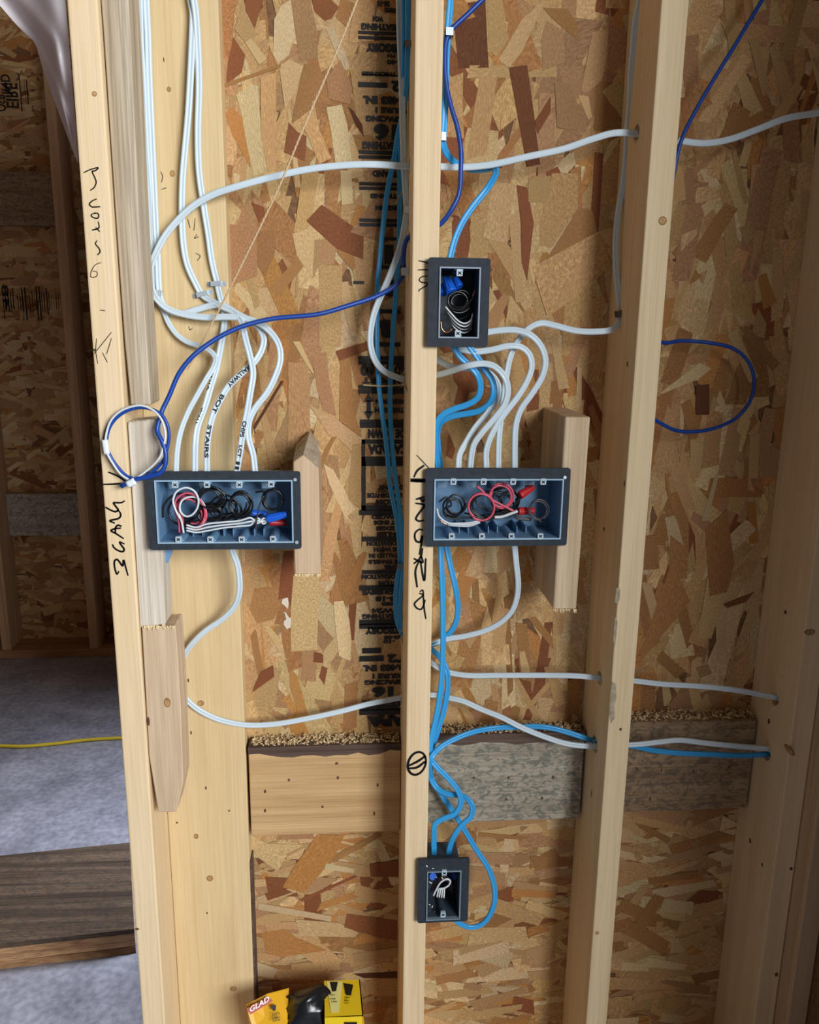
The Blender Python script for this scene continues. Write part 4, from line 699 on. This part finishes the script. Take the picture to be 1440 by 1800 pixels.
cable('lw', 'sheathed_cable', 'white cable hanging down the left side of the middle stud and looping into it', [(701, -40), (702, 0), (703, 55), (705, 110), (707, 165), (708, 220), (709, 250), (711, 300), (714, 345), (715, 372), (711, 400), (705, 430), (695, 460), (683, 490), (670, 520), (658, 550), (652, 580), (652, 610), (660, 635), (675, 652), (695, 662), (712, 667), (740, 664)], {0: .112, 9: .075, 13: .07, 18: .09, 21: .112, 22: .112}, CABW, group=GW)
cable('b1', 'sheathed_cable', 'light blue cable curling down into the top of the upper single-gang box', [(795, -40), (792, 0), (788, 50), (785, 100), (783, 167), (780, 233), (779, 252), (786, 271), (803, 288), (827, 297), (853, 297), (869, 294), (872, 304), (857, 331), (833, 361), (813, 391), (800, 421), (792, 452), (789, 475)], {0: .05, 6: .05, 10: .085, 13: .05, 18: .035}, CABB, NMB, group=GB)
cable('b2', 'sheathed_cable', 'left blue cable running from the upper single-gang box down to the low box', [(790, 598), (798, 610), (808, 626), (826, 643), (840, 660), (845, 681), (840, 699), (822, 711), (798, 719), (777, 730), (767, 748), (766, 790), (770, 822), (772, 880), (775, 960), (776, 994), (778, 1040), (779, 1086), (779, 1140), (776, 1200), (769, 1250), (761, 1287), (756, 1317), (757, 1333), (770, 1350), (790, 1370), (807, 1393), (810, 1413), (800, 1430), (777, 1440), (765, 1448), (763, 1467), (763, 1493), (763, 1506)], {0: .045, 4: .042, 10: .07, 13: .09, 18: .07, 22: .05, 26: .035, 29: .035, 31: .035, 33: .03}, CABB, NMB, group=GB)
cable('b3', 'sheathed_cable', 'right blue cable from the upper single-gang box into the middle stud', [(818, 598), (826, 610), (840, 629), (853, 650), (866, 671), (868, 692), (859, 711), (840, 723), (815, 728), (791, 733), (774, 744), (769, 760), (774, 822), (778, 890), (785, 960), (792, 994), (801, 1034), (805, 1064), (802, 1092), (793, 1110), (781, 1122), (761, 1133), (740, 1136)], {0: .045, 5: .045, 10: .08, 13: .10, 16: .09, 21: .105, 22: .11}, CABB, NMB, group=GB)
cable('b4', 'sheathed_cable', 'blue cable from the middle stud twisting down to the right entry of the low box', [(738, 1130), (760, 1143), (773, 1155), (785, 1177), (787, 1210), (780, 1250), (769, 1287), (759, 1317), (756, 1345), (758, 1368), (768, 1385), (785, 1395), (815, 1400), (830, 1415), (828, 1435), (812, 1450), (798, 1470), (790, 1492), (788, 1506)], {0: .112, 3: .085, 7: .07, 10: .06, 13: .035, 16: .03, 18: .03}, CABB, NMB, group=GB)
cable('b5', 'sheathed_cable', 'blue cable from the corner stud looping round into the foot of the low box', [(1385, 1327), (1353, 1326), (1300, 1328), (1250, 1326), (1200, 1324), (1150, 1319), (1110, 1311), (1075, 1308), (1047, 1303), (1013, 1292), (980, 1282), (947, 1277), (913, 1278), (867, 1280), (827, 1288), (793, 1302), (770, 1317), (757, 1334), (756, 1360), (767, 1383), (790, 1417), (813, 1453), (837, 1493), (857, 1523), (868, 1553), (870, 1580), (862, 1607), (847, 1625), (827, 1630), (808, 1623), (795, 1612)], {0: .075, 5: .075, 8: .066, 13: .08, 17: .04, 19: .075, 21: .07, 25: .04, 30: .035}, CABB, NMB, group=GB)
cable('lb1', 'sheathed_cable', 'blue cable bowing out left of the middle stud over the stamped lettering', [(716, -40), (717, 0), (717, 83), (715, 150), (708, 200), (699, 240), (696, 261), (692, 284), (685, 316), (679, 351), (675, 386), (671, 420), (668, 455), (665, 490), (663, 560), (663, 602), (665, 643), (667, 685), (672, 727), (678, 768), (682, 810), (684, 840), (689, 870), (696, 904), (701, 939), (703, 967), (703, 992), (699, 1015), (696, 1042), (696, 1075), (700, 1098), (710, 1116), (735, 1128)], {0: .07, 4: .10, 6: .12, 14: .12, 26: .105, 31: .11}, CABB, NMT, group=GB)
cable('lb2', 'sheathed_cable', 'blue cable hanging close along the left side of the middle stud', [(711, -40), (711, 0), (711, 83), (709, 160), (705, 240), (703, 290), (703, 350), (702, 410), (700, 460), (697, 500), (693, 560), (690, 600), (687, 650), (686, 700), (687, 750), (691, 800), (695, 840), (701, 880), (706, 920), (709, 955), (710, 990), (707, 1020), (704, 1050), (703, 1080), (711, 1110), (735, 1122)], {0: .09, 2: .09, 5: .125, 12: .125, 20: .10, 24: .11}, CABB, NMT, group=GB)
cable('db1', 'round_cable', 'dark blue cable crossing the left bay from the middle stud to a coiled end', [(872, -22), (848, 0), (820, 27), (793, 53), (785, 70), (782, 100), (785, 150), (793, 187), (803, 220), (810, 260), (810, 300), (807, 340), (793, 370), (775, 393), (745, 408), (718, 417), (712, 430), (709, 455), (710, 480), (697, 500), (663, 520), (613, 537), (560, 552), (475, 561), (417, 577), (373, 600), (338, 627), (315, 656), (297, 697), (285, 722), (282, 733), (278, 745), (276, 758), (282, 770), (290, 790), (291, 815), (283, 830), (262, 838), (236, 843), (213, 855)],
      {0: .04, 4: .04, 12: .035, 15: .05, 18: .06, 20: .055, 26: .01, 30: -.006, 34: -.016, 36: -.019, 39: -.016}, CABD, circ(.0034, 10))
cable('db2', 'round_cable', 'dark blue cable looping out into the dark right bay behind the right stud', [(1352, -25), (1340, 0), (1320, 33), (1290, 83), (1253, 143), (1220, 200), (1197, 250), (1180, 330), (1160, 430), (1145, 520), (1148, 585), (1165, 602), (1200, 599), (1250, 603), (1290, 613), (1315, 635), (1326, 667), (1320, 702), (1300, 730), (1270, 748), (1230, 758), (1190, 757), (1158, 742), (1130, 725)], {0: .08, 6: .05, 9: .05, 12: .09, 18: .10, 23: .06}, CABD, circ(.003, 10))
# coiled conductors at the end of the dark blue cable
def K_(pts): return [(170+x/9.47, 690+y/9.47) for x, y in pts]
wire('wire_coil', 'white conductor ring round the pale offcut', K_([(560, 1470), (400, 1360), (280, 1200), (170, 1000), (145, 820), (170, 640), (240, 460), (380, 320), (560, 240), (740, 215), (900, 270), (1040, 390), (1120, 560), (1145, 740), (1110, 900), (1060, 1060), (960, 1190), (820, 1310), (650, 1430), (560, 1470)]), WWHT, .0017, 'coiled conductors', Ys={0: -.014, 5: -.008, 10: -.010, 15: -.018, 19: -.016})
wire('wire_coil', 'blue conductor ring round the pale offcut', K_([(640, 1440), (500, 1390), (360, 1250), (230, 1060), (165, 870), (190, 650), (270, 490), (420, 350), (600, 270), (760, 250), (920, 280), (1080, 370), (1170, 520), (1205, 700), (1180, 900), (1130, 1090), (1020, 1240), (860, 1370), (700, 1440)]), CABD, .0024, 'coiled conductors', Ys={0: -.010, 5: -.006, 10: -.006, 15: -.010, 18: -.014})
wire('wire_coil', 'black conductor just showing beside the white ring', K_([(260, 1200), (180, 1040), (125, 850), (135, 700), (185, 540)]), WBLK, .0013, 'coiled conductors', Ys={0: -.007})
def wrap(label, a, b, Ya, rr, name='tape_wrap'):
    path = spline([P(*a, Ya), P(*b, Ya)], .003); return sweep(path, oval(rr*2, rr*1.5, 12)).build(name, TAPE, smooth=True, label=label, category='tape', group='white tape wraps')
wrap('crumpled white tape on the left of the wire ring', (184, 773), (188, 798), -.012, .0042)
wrap('white tape tying the end of the wire ring', (224, 852), (238, 845), -.018, .0052)
wrap('white tape tip on the right of the wire ring', (294, 789), (292, 799), -.009, .0022)
# twine
tw = [P(x, y, Y) for x, y, Y in ((648, -60, .03), (628, 0, .03), (590, 95, .03), (540, 210, .03), (490, 330, .035), (440, 435, .045), (385, 545, .06), (345, 622, .066), (330, 650, .07))]
tpath = spline(tw, .003); mbt = MB()
for ph in (0, 2.1, 4.2):
    pth = []
    for i, p in enumerate(tpath): pth.append(p+np.array([math.cos(i*.9+ph)*.0008, math.sin(i*.9+ph)*.0008, 0]))
    s = sweep(pth, circ(.0009, 5)); mbt.add(s.v, s.f)
mbt.build('twine', TWINE, label='tan twine strung slanting across the left bay', category='twine')
# lettering on cables
def on_cable(key, s, p0, p1, h, mat=MARKER, side=0.0):
    """letters written along the cable between two pixels"""
    path = PATHS[key]; pj = np.array([proj(p) for p in path])
    i0 = int(np.argmin(((pj-np.array(p0))**2).sum(1))); i1 = int(np.argmin(((pj-np.array(p1))**2).sum(1)))
    v, f = text_mesh(s, .03); lo, hi = v.min(0), v.max(0); v = (v-lo)/(hi-lo); seg = [np.array(p) for p in (path[i0:i1+1] if i0 < i1 else path[i1:i0+1][::-1])]
    cum = np.concatenate([[0], np.cumsum([np.linalg.norm(b-a) for a, b in zip(seg, seg[1:])])]); vs = []
    for u, q in v:
        d = u*cum[-1]; p = np.array([np.interp(d, cum, [c[k_] for c in seg]) for k_ in range(3)]); j = min(len(seg)-2, max(0, int(np.searchsorted(cum, d))-1)); t = seg[j+1]-seg[j]; t /= np.linalg.norm(t)
        fn = np.array([0, -1., 0]); fn -= t*(fn@t); fn /= np.linalg.norm(fn); w_ = np.cross(fn, t); off = (q-.5)*h+side
        lift = .0029*max(0, 1-(abs(off)/.0053)**3)**.5+.0005
        vs.append(p-w_*off*(-1)+fn*lift)
    return vs, f
def letter(key, parent_label, items):
    par = [o for o in C.objects if o.get('label') == parent_label][0]; mb = MB()
    for s, a, b, h, sd in items:
        vs, f = on_cable(key, s, a, b, h, side=sd); mb.add(vs, f)
    mb.build('marker_lettering', MARKER, par)
letter('c2', 'white cable lettered HALLWAY entering the middle of the left wide box', [('HALLWAY', (439, 645), (401, 680), .0066, 0), ('BOT', (390, 697), (378, 722), .0066, 0), ('STAIRS', (368, 750), (364, 806), .006, 0)])
letter('c4', 'white cable held by the lower tilted strap on the flat plank', [('CHIPS', (433, 737), (425, 767), .0062, 0), ('LCT', (423, 780), (421, 800), .005, 0), ('II', (419, 811), (417, 824), .006, 0)])
letter('c5', 'white cable held by the upper strap on the flat plank', [('MEDIA', (380, 646), (368, 686), .003, -.003), ('WALL', (356, 718), (349, 750), .003, -.003)])
# ------------------------------------------------------------------ straps and staples
def strap(label, px, py, Y, wpx, ang, hold=.0075, hgt=.007, ears=True, mat=STEEL, facing='Y'):
    c = P(px, py, Y); sc = np.linalg.norm(P(px+1, py, Y)-c); hw = wpx*sc/2; r_ = root('cable_strap', c, label=label, category='strap', group='metal cable straps')
    ca, sa = math.cos(ang), math.sin(ang); ux = np.array([ca, 0, sa]); uz = np.array([-sa, 0, ca]); ny = np.array([0, -1., 0])
    prof = [(-hw, 0), (-hw*.62, 0), (-hw*.55, hold), (hw*.55, hold), (hw*.62, 0), (hw, 0)] if ears else [(-hw, -.002), (-hw, hold), (hw, hold), (hw, -.002)]
    mb = MB(); vs = []
    for a, b in prof:
        for s in (-1, 1):
            for t in (0, .0009): vs.append(c+ux*a+ny*(b+t)+uz*s*hgt/2)
    fs = []
    for i in range(len(prof)-1):
        k_ = i*4; fs += [(k_+1, k_+5, k_+7, k_+3), (k_, k_+2, k_+6, k_+4), (k_, k_+4, k_+5, k_+1), (k_+2, k_+3, k_+7, k_+6)]
    fs += [(0, 1, 3, 2), (len(vs)-4, len(vs)-2, len(vs)-1, len(vs)-3)]
    mb.add(vs, fs); mb.build('band', mat, r_)
    if ears:
        for s in (-1, 1):
            n = 8; cc = c+ux*s*hw*.84+ny*.0009; vs, f2 = prism([cc+ux*.0022*math.cos(6.283*i/n)+uz*.0022*math.sin(6.283*i/n) for i in range(n)], ny*.0014); MB().add(vs, f2).build('nail_head', STEEL, r_)
    return r_
strap('steel strap with two nails, upper one on the flat plank', 381, 499, PB, 33, .05, .0095)
strap('tilted steel strap with two nails, lower one on the flat plank', 357, 517, PB, 36, .25, .0095)
strap('small staple at the bend of the looping cable on the flat plank', 264, 498, PB, 13, .0, .0165, .009, False)
strap('small staple over the two straight cables on the flat plank', 279, 515, PB, 15, -.05, .0105, .008, False)
strap('small staple at the left bend of the low white cable', 312, 1188, PB, 13, .4, .0095, .008, False)
strap('dull staple high on the left side of the middle stud', 717, 83, .08, 13, 0, .015, .009, False, plain('dull_steel', (120, 118, 122), .5, metal=.6))
strap('bright strap near the top on the right side of the middle stud', 788, 62, .05, 13, 0, .016, .010, False)
strap('bright small staple above the blue curl on the right side of the middle stud', 779, 242, .05, 8, 0, .009, .011, False)
strap('pale staple on the white cable left of the middle stud', 715, 370, .08, 11, 0, .010, .010, False, TAPE)
strap('bright staple where the dark blue cable turns at the middle stud', 711, 478, .06, 12, .05, .009, .011, False)
strap('grey clip on the side of the right stud', 1090, 551, .085, 17, .2, .009, .010, False, plain('grey_clip', (96, 92, 88), .5))
strap('grey tie round the two blue cables left of the middle stud', 706, 993, .105, 16, 0, .008, .010, False, plain('grey_tie', (100, 128, 150), .5))

# ------------------------------------------------------------------ back room: far wall, film, cord, timber
wall_far = root('wall_far', (-1.2, OSBF, 0), kind='structure', label='dark strand board far wall of the back room')
fs_ = MB().box((-2.4, OSBF, 0), (1.2, OSBF+.011, 3.1)).build('strand_board_sheet', OSBBASE, wall_far)
sheet_fill(random.Random(5), -1.9, -.7, .03, 2.9, OSBF, .05, .35, 4.0, .06, .17, .016, .05).build('strand_layer', fs_, 'stuff')
ik = MB(); rr = random.Random(4)
for s, x0, y0, x1, y1 in (('IND', 0, 130, 20, 165), ('EIRE', 8, 145, 34, 190), ('OSB', -12, 165, 12, 196), ('48', 2, 500, 18, 545)):
    v, f = text_mesh(s, .02); lo, hi = v.min(0), v.max(0); v = (v-lo)/(hi-lo); Y = OSBF-.003; a = P(x0, y0, Y); b = P(x1, y1, Y)
    ik.add([(a[0]+(b[0]-a[0])*q, Y, b[2]+(a[2]-b[2])*u) for u, q in v], f)
for x, y0, y1, w_ in [(34, 132, 195, 4), (42, 140, 180, 4), (47, 142, 182, 2), (37, 504, 564, 5), (44, 506, 562, 3), (64, 504, 562, 3), (69, 504, 562, 3), (78, 506, 550, 4), (82, 508, 552, 2), (4, 505, 560, 4), (9, 510, 545, 2)]+[(14+i*4.2, 508+rr.uniform(0, 14), 548-rr.uniform(0, 12), 1.6) for i in range(22)]:
    bar(x, x+w_, y0, y1, Y=OSBF-.003, mb=ik)
ik.build('ink_stamp', INK, fs_, label='black sideways stamped lettering')
def farstud(px, py, label, wd=.038):
    x = P(px, py, FARY)[0]; return MB().box((x, FARY, .038), (x+wd, OSBF-.003, 3.1), bev=.003).build('far_stud', W_FAR, label=label, category='stud', group='studs of the far wall')
f1 = farstud(86, 265, 'far wall stud just left of the leftmost near stud'); x1 = P(86, 265, FARY)[0]
f2 = farstud(-12, 1000, 'far wall stud cut by the left edge above the floor'); x2 = P(-12, 1000, FARY)[0]
MB().box((x1+.12, FARY+.02, .038), (x1+.158, OSBF-.003, 3.1), bev=.003).build('far_stud', W_FAR, label='dim far wall stud behind the one beside the leftmost near stud', category='stud', group='studs of the far wall')
MB().box((-2.4, FARY, 0), (1.2, OSBF-.003, .038), bev=.002).build('far_bottom_plate', wood('far_plate', (170, 128, 92), (140, 100, 70), axis=0), label='bottom plate of the far wall on the concrete', category='plate')
for y0, y1, m_, lb in ((868, 942, W_MOLD, 'grey stained blocking board low on the far wall'), (302, 397, W_MOLD2, 'dim blocking board high on the far wall')):
    Yb = OSBF-.042; z1, z0 = P(70, y0, Yb)[2], P(70, y1, Yb)[2]
    MB().box((x2+.039, Yb, z0), (x1-.001, OSBF-.003, z1), bev=.002).build('far_blocking_board', m_, label=lb, category='board', group='blocking boards of the far wall')
# polythene film
mb = MB(); rows = []; nx, ny_ = 26, 30; ysamp = np.linspace(-60, 286, ny_); LX = lambda y: np.interp(y, [-60, 0, 10, 45, 75, 110, 170, 230, 286], [-60, -8, 0, 30, 62, 72, 93, 115, 136]); RX = lambda y: np.interp(y, [-60, 0, 280], [111, 115, 138])
for j, y in enumerate(ysamp):
    for i in range(nx):
        u = i/(nx-1); x = LX(y)+(RX(y)-LX(y))*u; Y = .012+.10*(1-u)+(.014*math.sin(5*u+.012*y*(1+u))+.004*math.sin(13*u-.03*y))*min(1, 3*(1-u)); rows.append(P(x, y, Y))
mb.add(rows, [(j*nx+i, j*nx+i+1, (j+1)*nx+i+1, (j+1)*nx+i) for j in range(ny_-1) for i in range(nx-1)])
fo = mb.build('plastic_film', FILM, smooth=True, label='translucent pinkish plastic film hanging at the upper left', category='plastic film')
# cord
pts = [PZ(x, y, .006) for x, y in ((-60, 1312), (0, 1311), (40, 1312), (100, 1307), (150, 1301), (215, 1297), (300, 1292))]
sweep(spline(pts, .01), circ(.006, 10), (0, 0, 1)).build('extension_cord', CORD, smooth=True, label='yellow extension cord across the concrete in the back room', category='cord')
# timber on the floor
ZT = .066; q0 = PZ(-80, 1668, ZT); q1 = PZ(236, 1633, ZT); q2 = PZ(228, 1481, ZT); q3 = PZ(-80, 1512, ZT)
tr = root('timber_slab', (float((q0[0]+q1[0])/2), float((q0[1]+q2[1])/2), 0), label='thick dark timber slab lying on the concrete at lower left', category='timber')
vs, fs = prism([q0, q1, q2, q3], (0, 0, -.012)); MB().add(vs, fs).build('top_board', W_STEP, tr)
for i, (z1_, z0_) in enumerate(((.0535, .036), (.0355, .018), (.0175, .0))):
    vs, fs = prism([np.array([p[0], p[1], z1_])+np.array([0, .0015*(i % 2), 0]) for p in (q0, q1, q2, q3)], (0, 0, z0_-z1_)); MB().add(vs, fs).build('laminate', W_STEPF, tr)

# ------------------------------------------------------------------ carton of bags in the left bay
ZB = P(600, 1722, .06)[2]
def Bp(x, y, Z=None, Y=None): return PZ(x, y, ZB if Z is None else Z) if Y is None else P(x, y, Y)
A0, A1 = Bp(570, 1724), Bp(633, 1722); B0, B1 = Bp(571, 1788), Bp(639, 1787)
yf = float((B0[1]+B1[1])/2); xl = float(Bp(432, 1790)[0]); ct = root('bag_carton', (float(A0[0])-.03, yf, .038), label='torn yellow carton with black bags, between the flat plank and the middle stud', category='carton')
vs, fs = prism([A0, A1, B1, B0], (0, 0, -.002)); MB().add(vs, fs).build('top_panel', YELL, ct)
fr = [np.array([B0[0], yf, ZB]), np.array([B1[0], yf, ZB]), np.array([B1[0], yf, .04]), np.array([B0[0], yf, .04])]
vs, fs = prism(fr, (0, .002, 0)); MB().add(vs, fs).build('front_panel', YELL, ct)
e0, e1 = Bp(660, 1800), Bp(642, 1728); vs, fs = prism([A1, B1, np.array([B1[0]+.018, B1[1], .04]), np.array([A1[0]+.018, A1[1], .04])], (-.002, 0, 0)); MB().add(vs, fs).build('side_panel', ORNG, ct)
fl = [P(433, 1767, .02), P(470, 1748, .035), P(508, 1738, .05), P(505, 1800, .0), P(503, 1815, .0), P(446, 1815, .0)]
vs, fs = prism(fl, (0, .002, 0)); MB().add(vs, fs).build('bent_flap', ORNG, ct)
vs, fs = prism([P(433, 1767, .02), P(446, 1815, .0), np.array([xl, .10, .04]), P(440, 1770, .10)], (.001, .001, 0)); MB().add(vs, fs).build('side_panel', ORNG, ct)
vs, fs = prism([np.array([xl, .10, .04]), np.array([B1[0]+.015, .10, .04]), np.array([A1[0], .10, ZB-.09]), np.array([xl, .10, ZB-.09])], (0, .002, 0)); MB().add(vs, fs).build('back_panel', ORNG, ct)
# prints
def flat_on(mb, poly, pl, mi=0): vs, fs = prism([pl(x, y) for x, y in poly], (0, -.0004, .0004)); mb.add(vs, fs, mi)
topf = lambda x, y: PZ(x, y, ZB+.0006)
m = MB(); flat_on(m, [(574, 1725), (602, 1725), (596, 1780), (582, 1780)], topf); m.build('cream_label', CREAM, ct)
m = MB()
for poly in ([(580, 1726), (594, 1726), (591, 1742), (584, 1743)], [(604, 1728), (621, 1731), (617, 1750), (608, 1749)]): flat_on(m, poly, lambda x, y: PZ(x, y, ZB+.0012))
def tx(s, x0, y0, x1, y1, pl, mb, bold=.0, slope=0):
    v, f = text_mesh(s, bold); lo, hi = v.min(0), v.max(0); v = (v-lo)/(hi-lo); mb.add([pl(x0+(x1-x0)*a, y1+(y0-y1)*b+slope*a) for a, b in v], f)
for s, x0, y0, x1, y1 in (('FOR A', 580, 1747, 589, 1750), ('LARGE', 580, 1754, 590, 1757), ('CAN', 582, 1759, 592, 1762), ('FOR A', 606, 1752, 615, 1755), ('SMALL', 605, 1757, 614, 1760), ('CAN', 605, 1762, 613, 1764)): tx(s, x0, y0, x1, y1, lambda x, y: PZ(x, y, ZB+.0012), m, .02)
bx_, by_ = P(612, 1800, yf-.001), 0
flat_on(m, [(605, 1797), (628, 1797), (626, 1815), (608, 1815)], lambda x, y: P(x, y, yf-.001))
m.build('black_print', INK, ct)
flap = lambda x, y: P(x, y, float(np.interp(x, [433, 508], [.0, .0]))-.0012+float(np.interp(y, [1738, 1800], [.046, .0]))*float(np.interp(x, [433, 508], [.5, 1.0])))
m = MB(); flat_on(m, [(434, 1770), (474, 1750), (480, 1756), (441, 1780)], lambda x, y: flap(x, y)+np.array([0, -.004, 0])); m.build('red_banner', REDP, ct)
m = MB(); tx('GLAD', 440, 1765, 474, 1775, lambda x, y: flap(x, y)+np.array([0, -.006, 0]), m, .02, -20); m.build('white_lettering', WHITEP, ct)
m = MB(); flat_on(m, [(477, 1764), (486, 1762), (485, 1772), (480, 1773)], lambda x, y: flap(x, y)+np.array([0, -.005, 0]))
for s, y in (('FOR A', 1777), ('4 SMALL', 1783), ('TRASH BIN', 1788)): tx(s, 479, y, 493, y+4, lambda x, y_: flap(x, y_)+np.array([0, -.006, 0]), m, .02, -3)
m.build('black_print', INK, ct)
side = lambda a, b: np.array([A1[0]+.0012+.018*a, A1[1]+(B1[1]-A1[1])*b, ZB+(.04-ZB)*a])
m = MB()
vs, fs = prism([side(.02, .55), side(.02, .98), side(.6, .98), side(.6, .55)], (.0006, 0, 0)); m.add(vs, fs); m.build('red_banner', REDP, ct)
m = MB(); v, f = text_mesh('GLAD', .02); lo, hi = v.min(0), v.max(0); v = (v-lo)/(hi-lo); m.add([side(.5-.46*a, .62+.3*(1-b))+np.array([.0012, 0, 0]) for a, b in v], f); m.build('white_lettering', WHITEP, ct)
# torn cardboard edge and the black bag
m = MB(); n = 16; bagp = []; rr = random.Random(6)
ns, nv = 13, 12
for j in range(nv):
    for i in range(ns):
        u, v_ = i/(ns-1), j/(nv-1); xpx = 503+(582-503)*u+(4*math.sin(v_*14+i) if i in (0, ns-1) else 0); ytop = np.interp(u, [0, .2, .5, .78, 1], [1752, 1744, 1737, 1727, 1740]); ypx = ytop+(1830-ytop)*v_
        Yd = .050-.050*v_-.022*math.sin(math.pi*u)*math.sin(math.pi*min(1, v_*1.1+.1))+.003*math.sin(9*u+5*v_)+.004*math.sin(16*v_+4*u)*(1-v_); bagp.append(P(xpx, ypx, Yd-.014))
m.add(bagp, [(j*ns+i, (j+1)*ns+i, (j+1)*ns+i+1, j*ns+i+1) for j in range(nv-1) for i in range(ns-1)])
bg_ = m.build('black_bag', BAG, smooth=True, label='glossy black bag bulging from the torn yellow carton', category='bag'); md = bg_.modifiers.new('s', 'SOLIDIFY'); md.thickness = .002
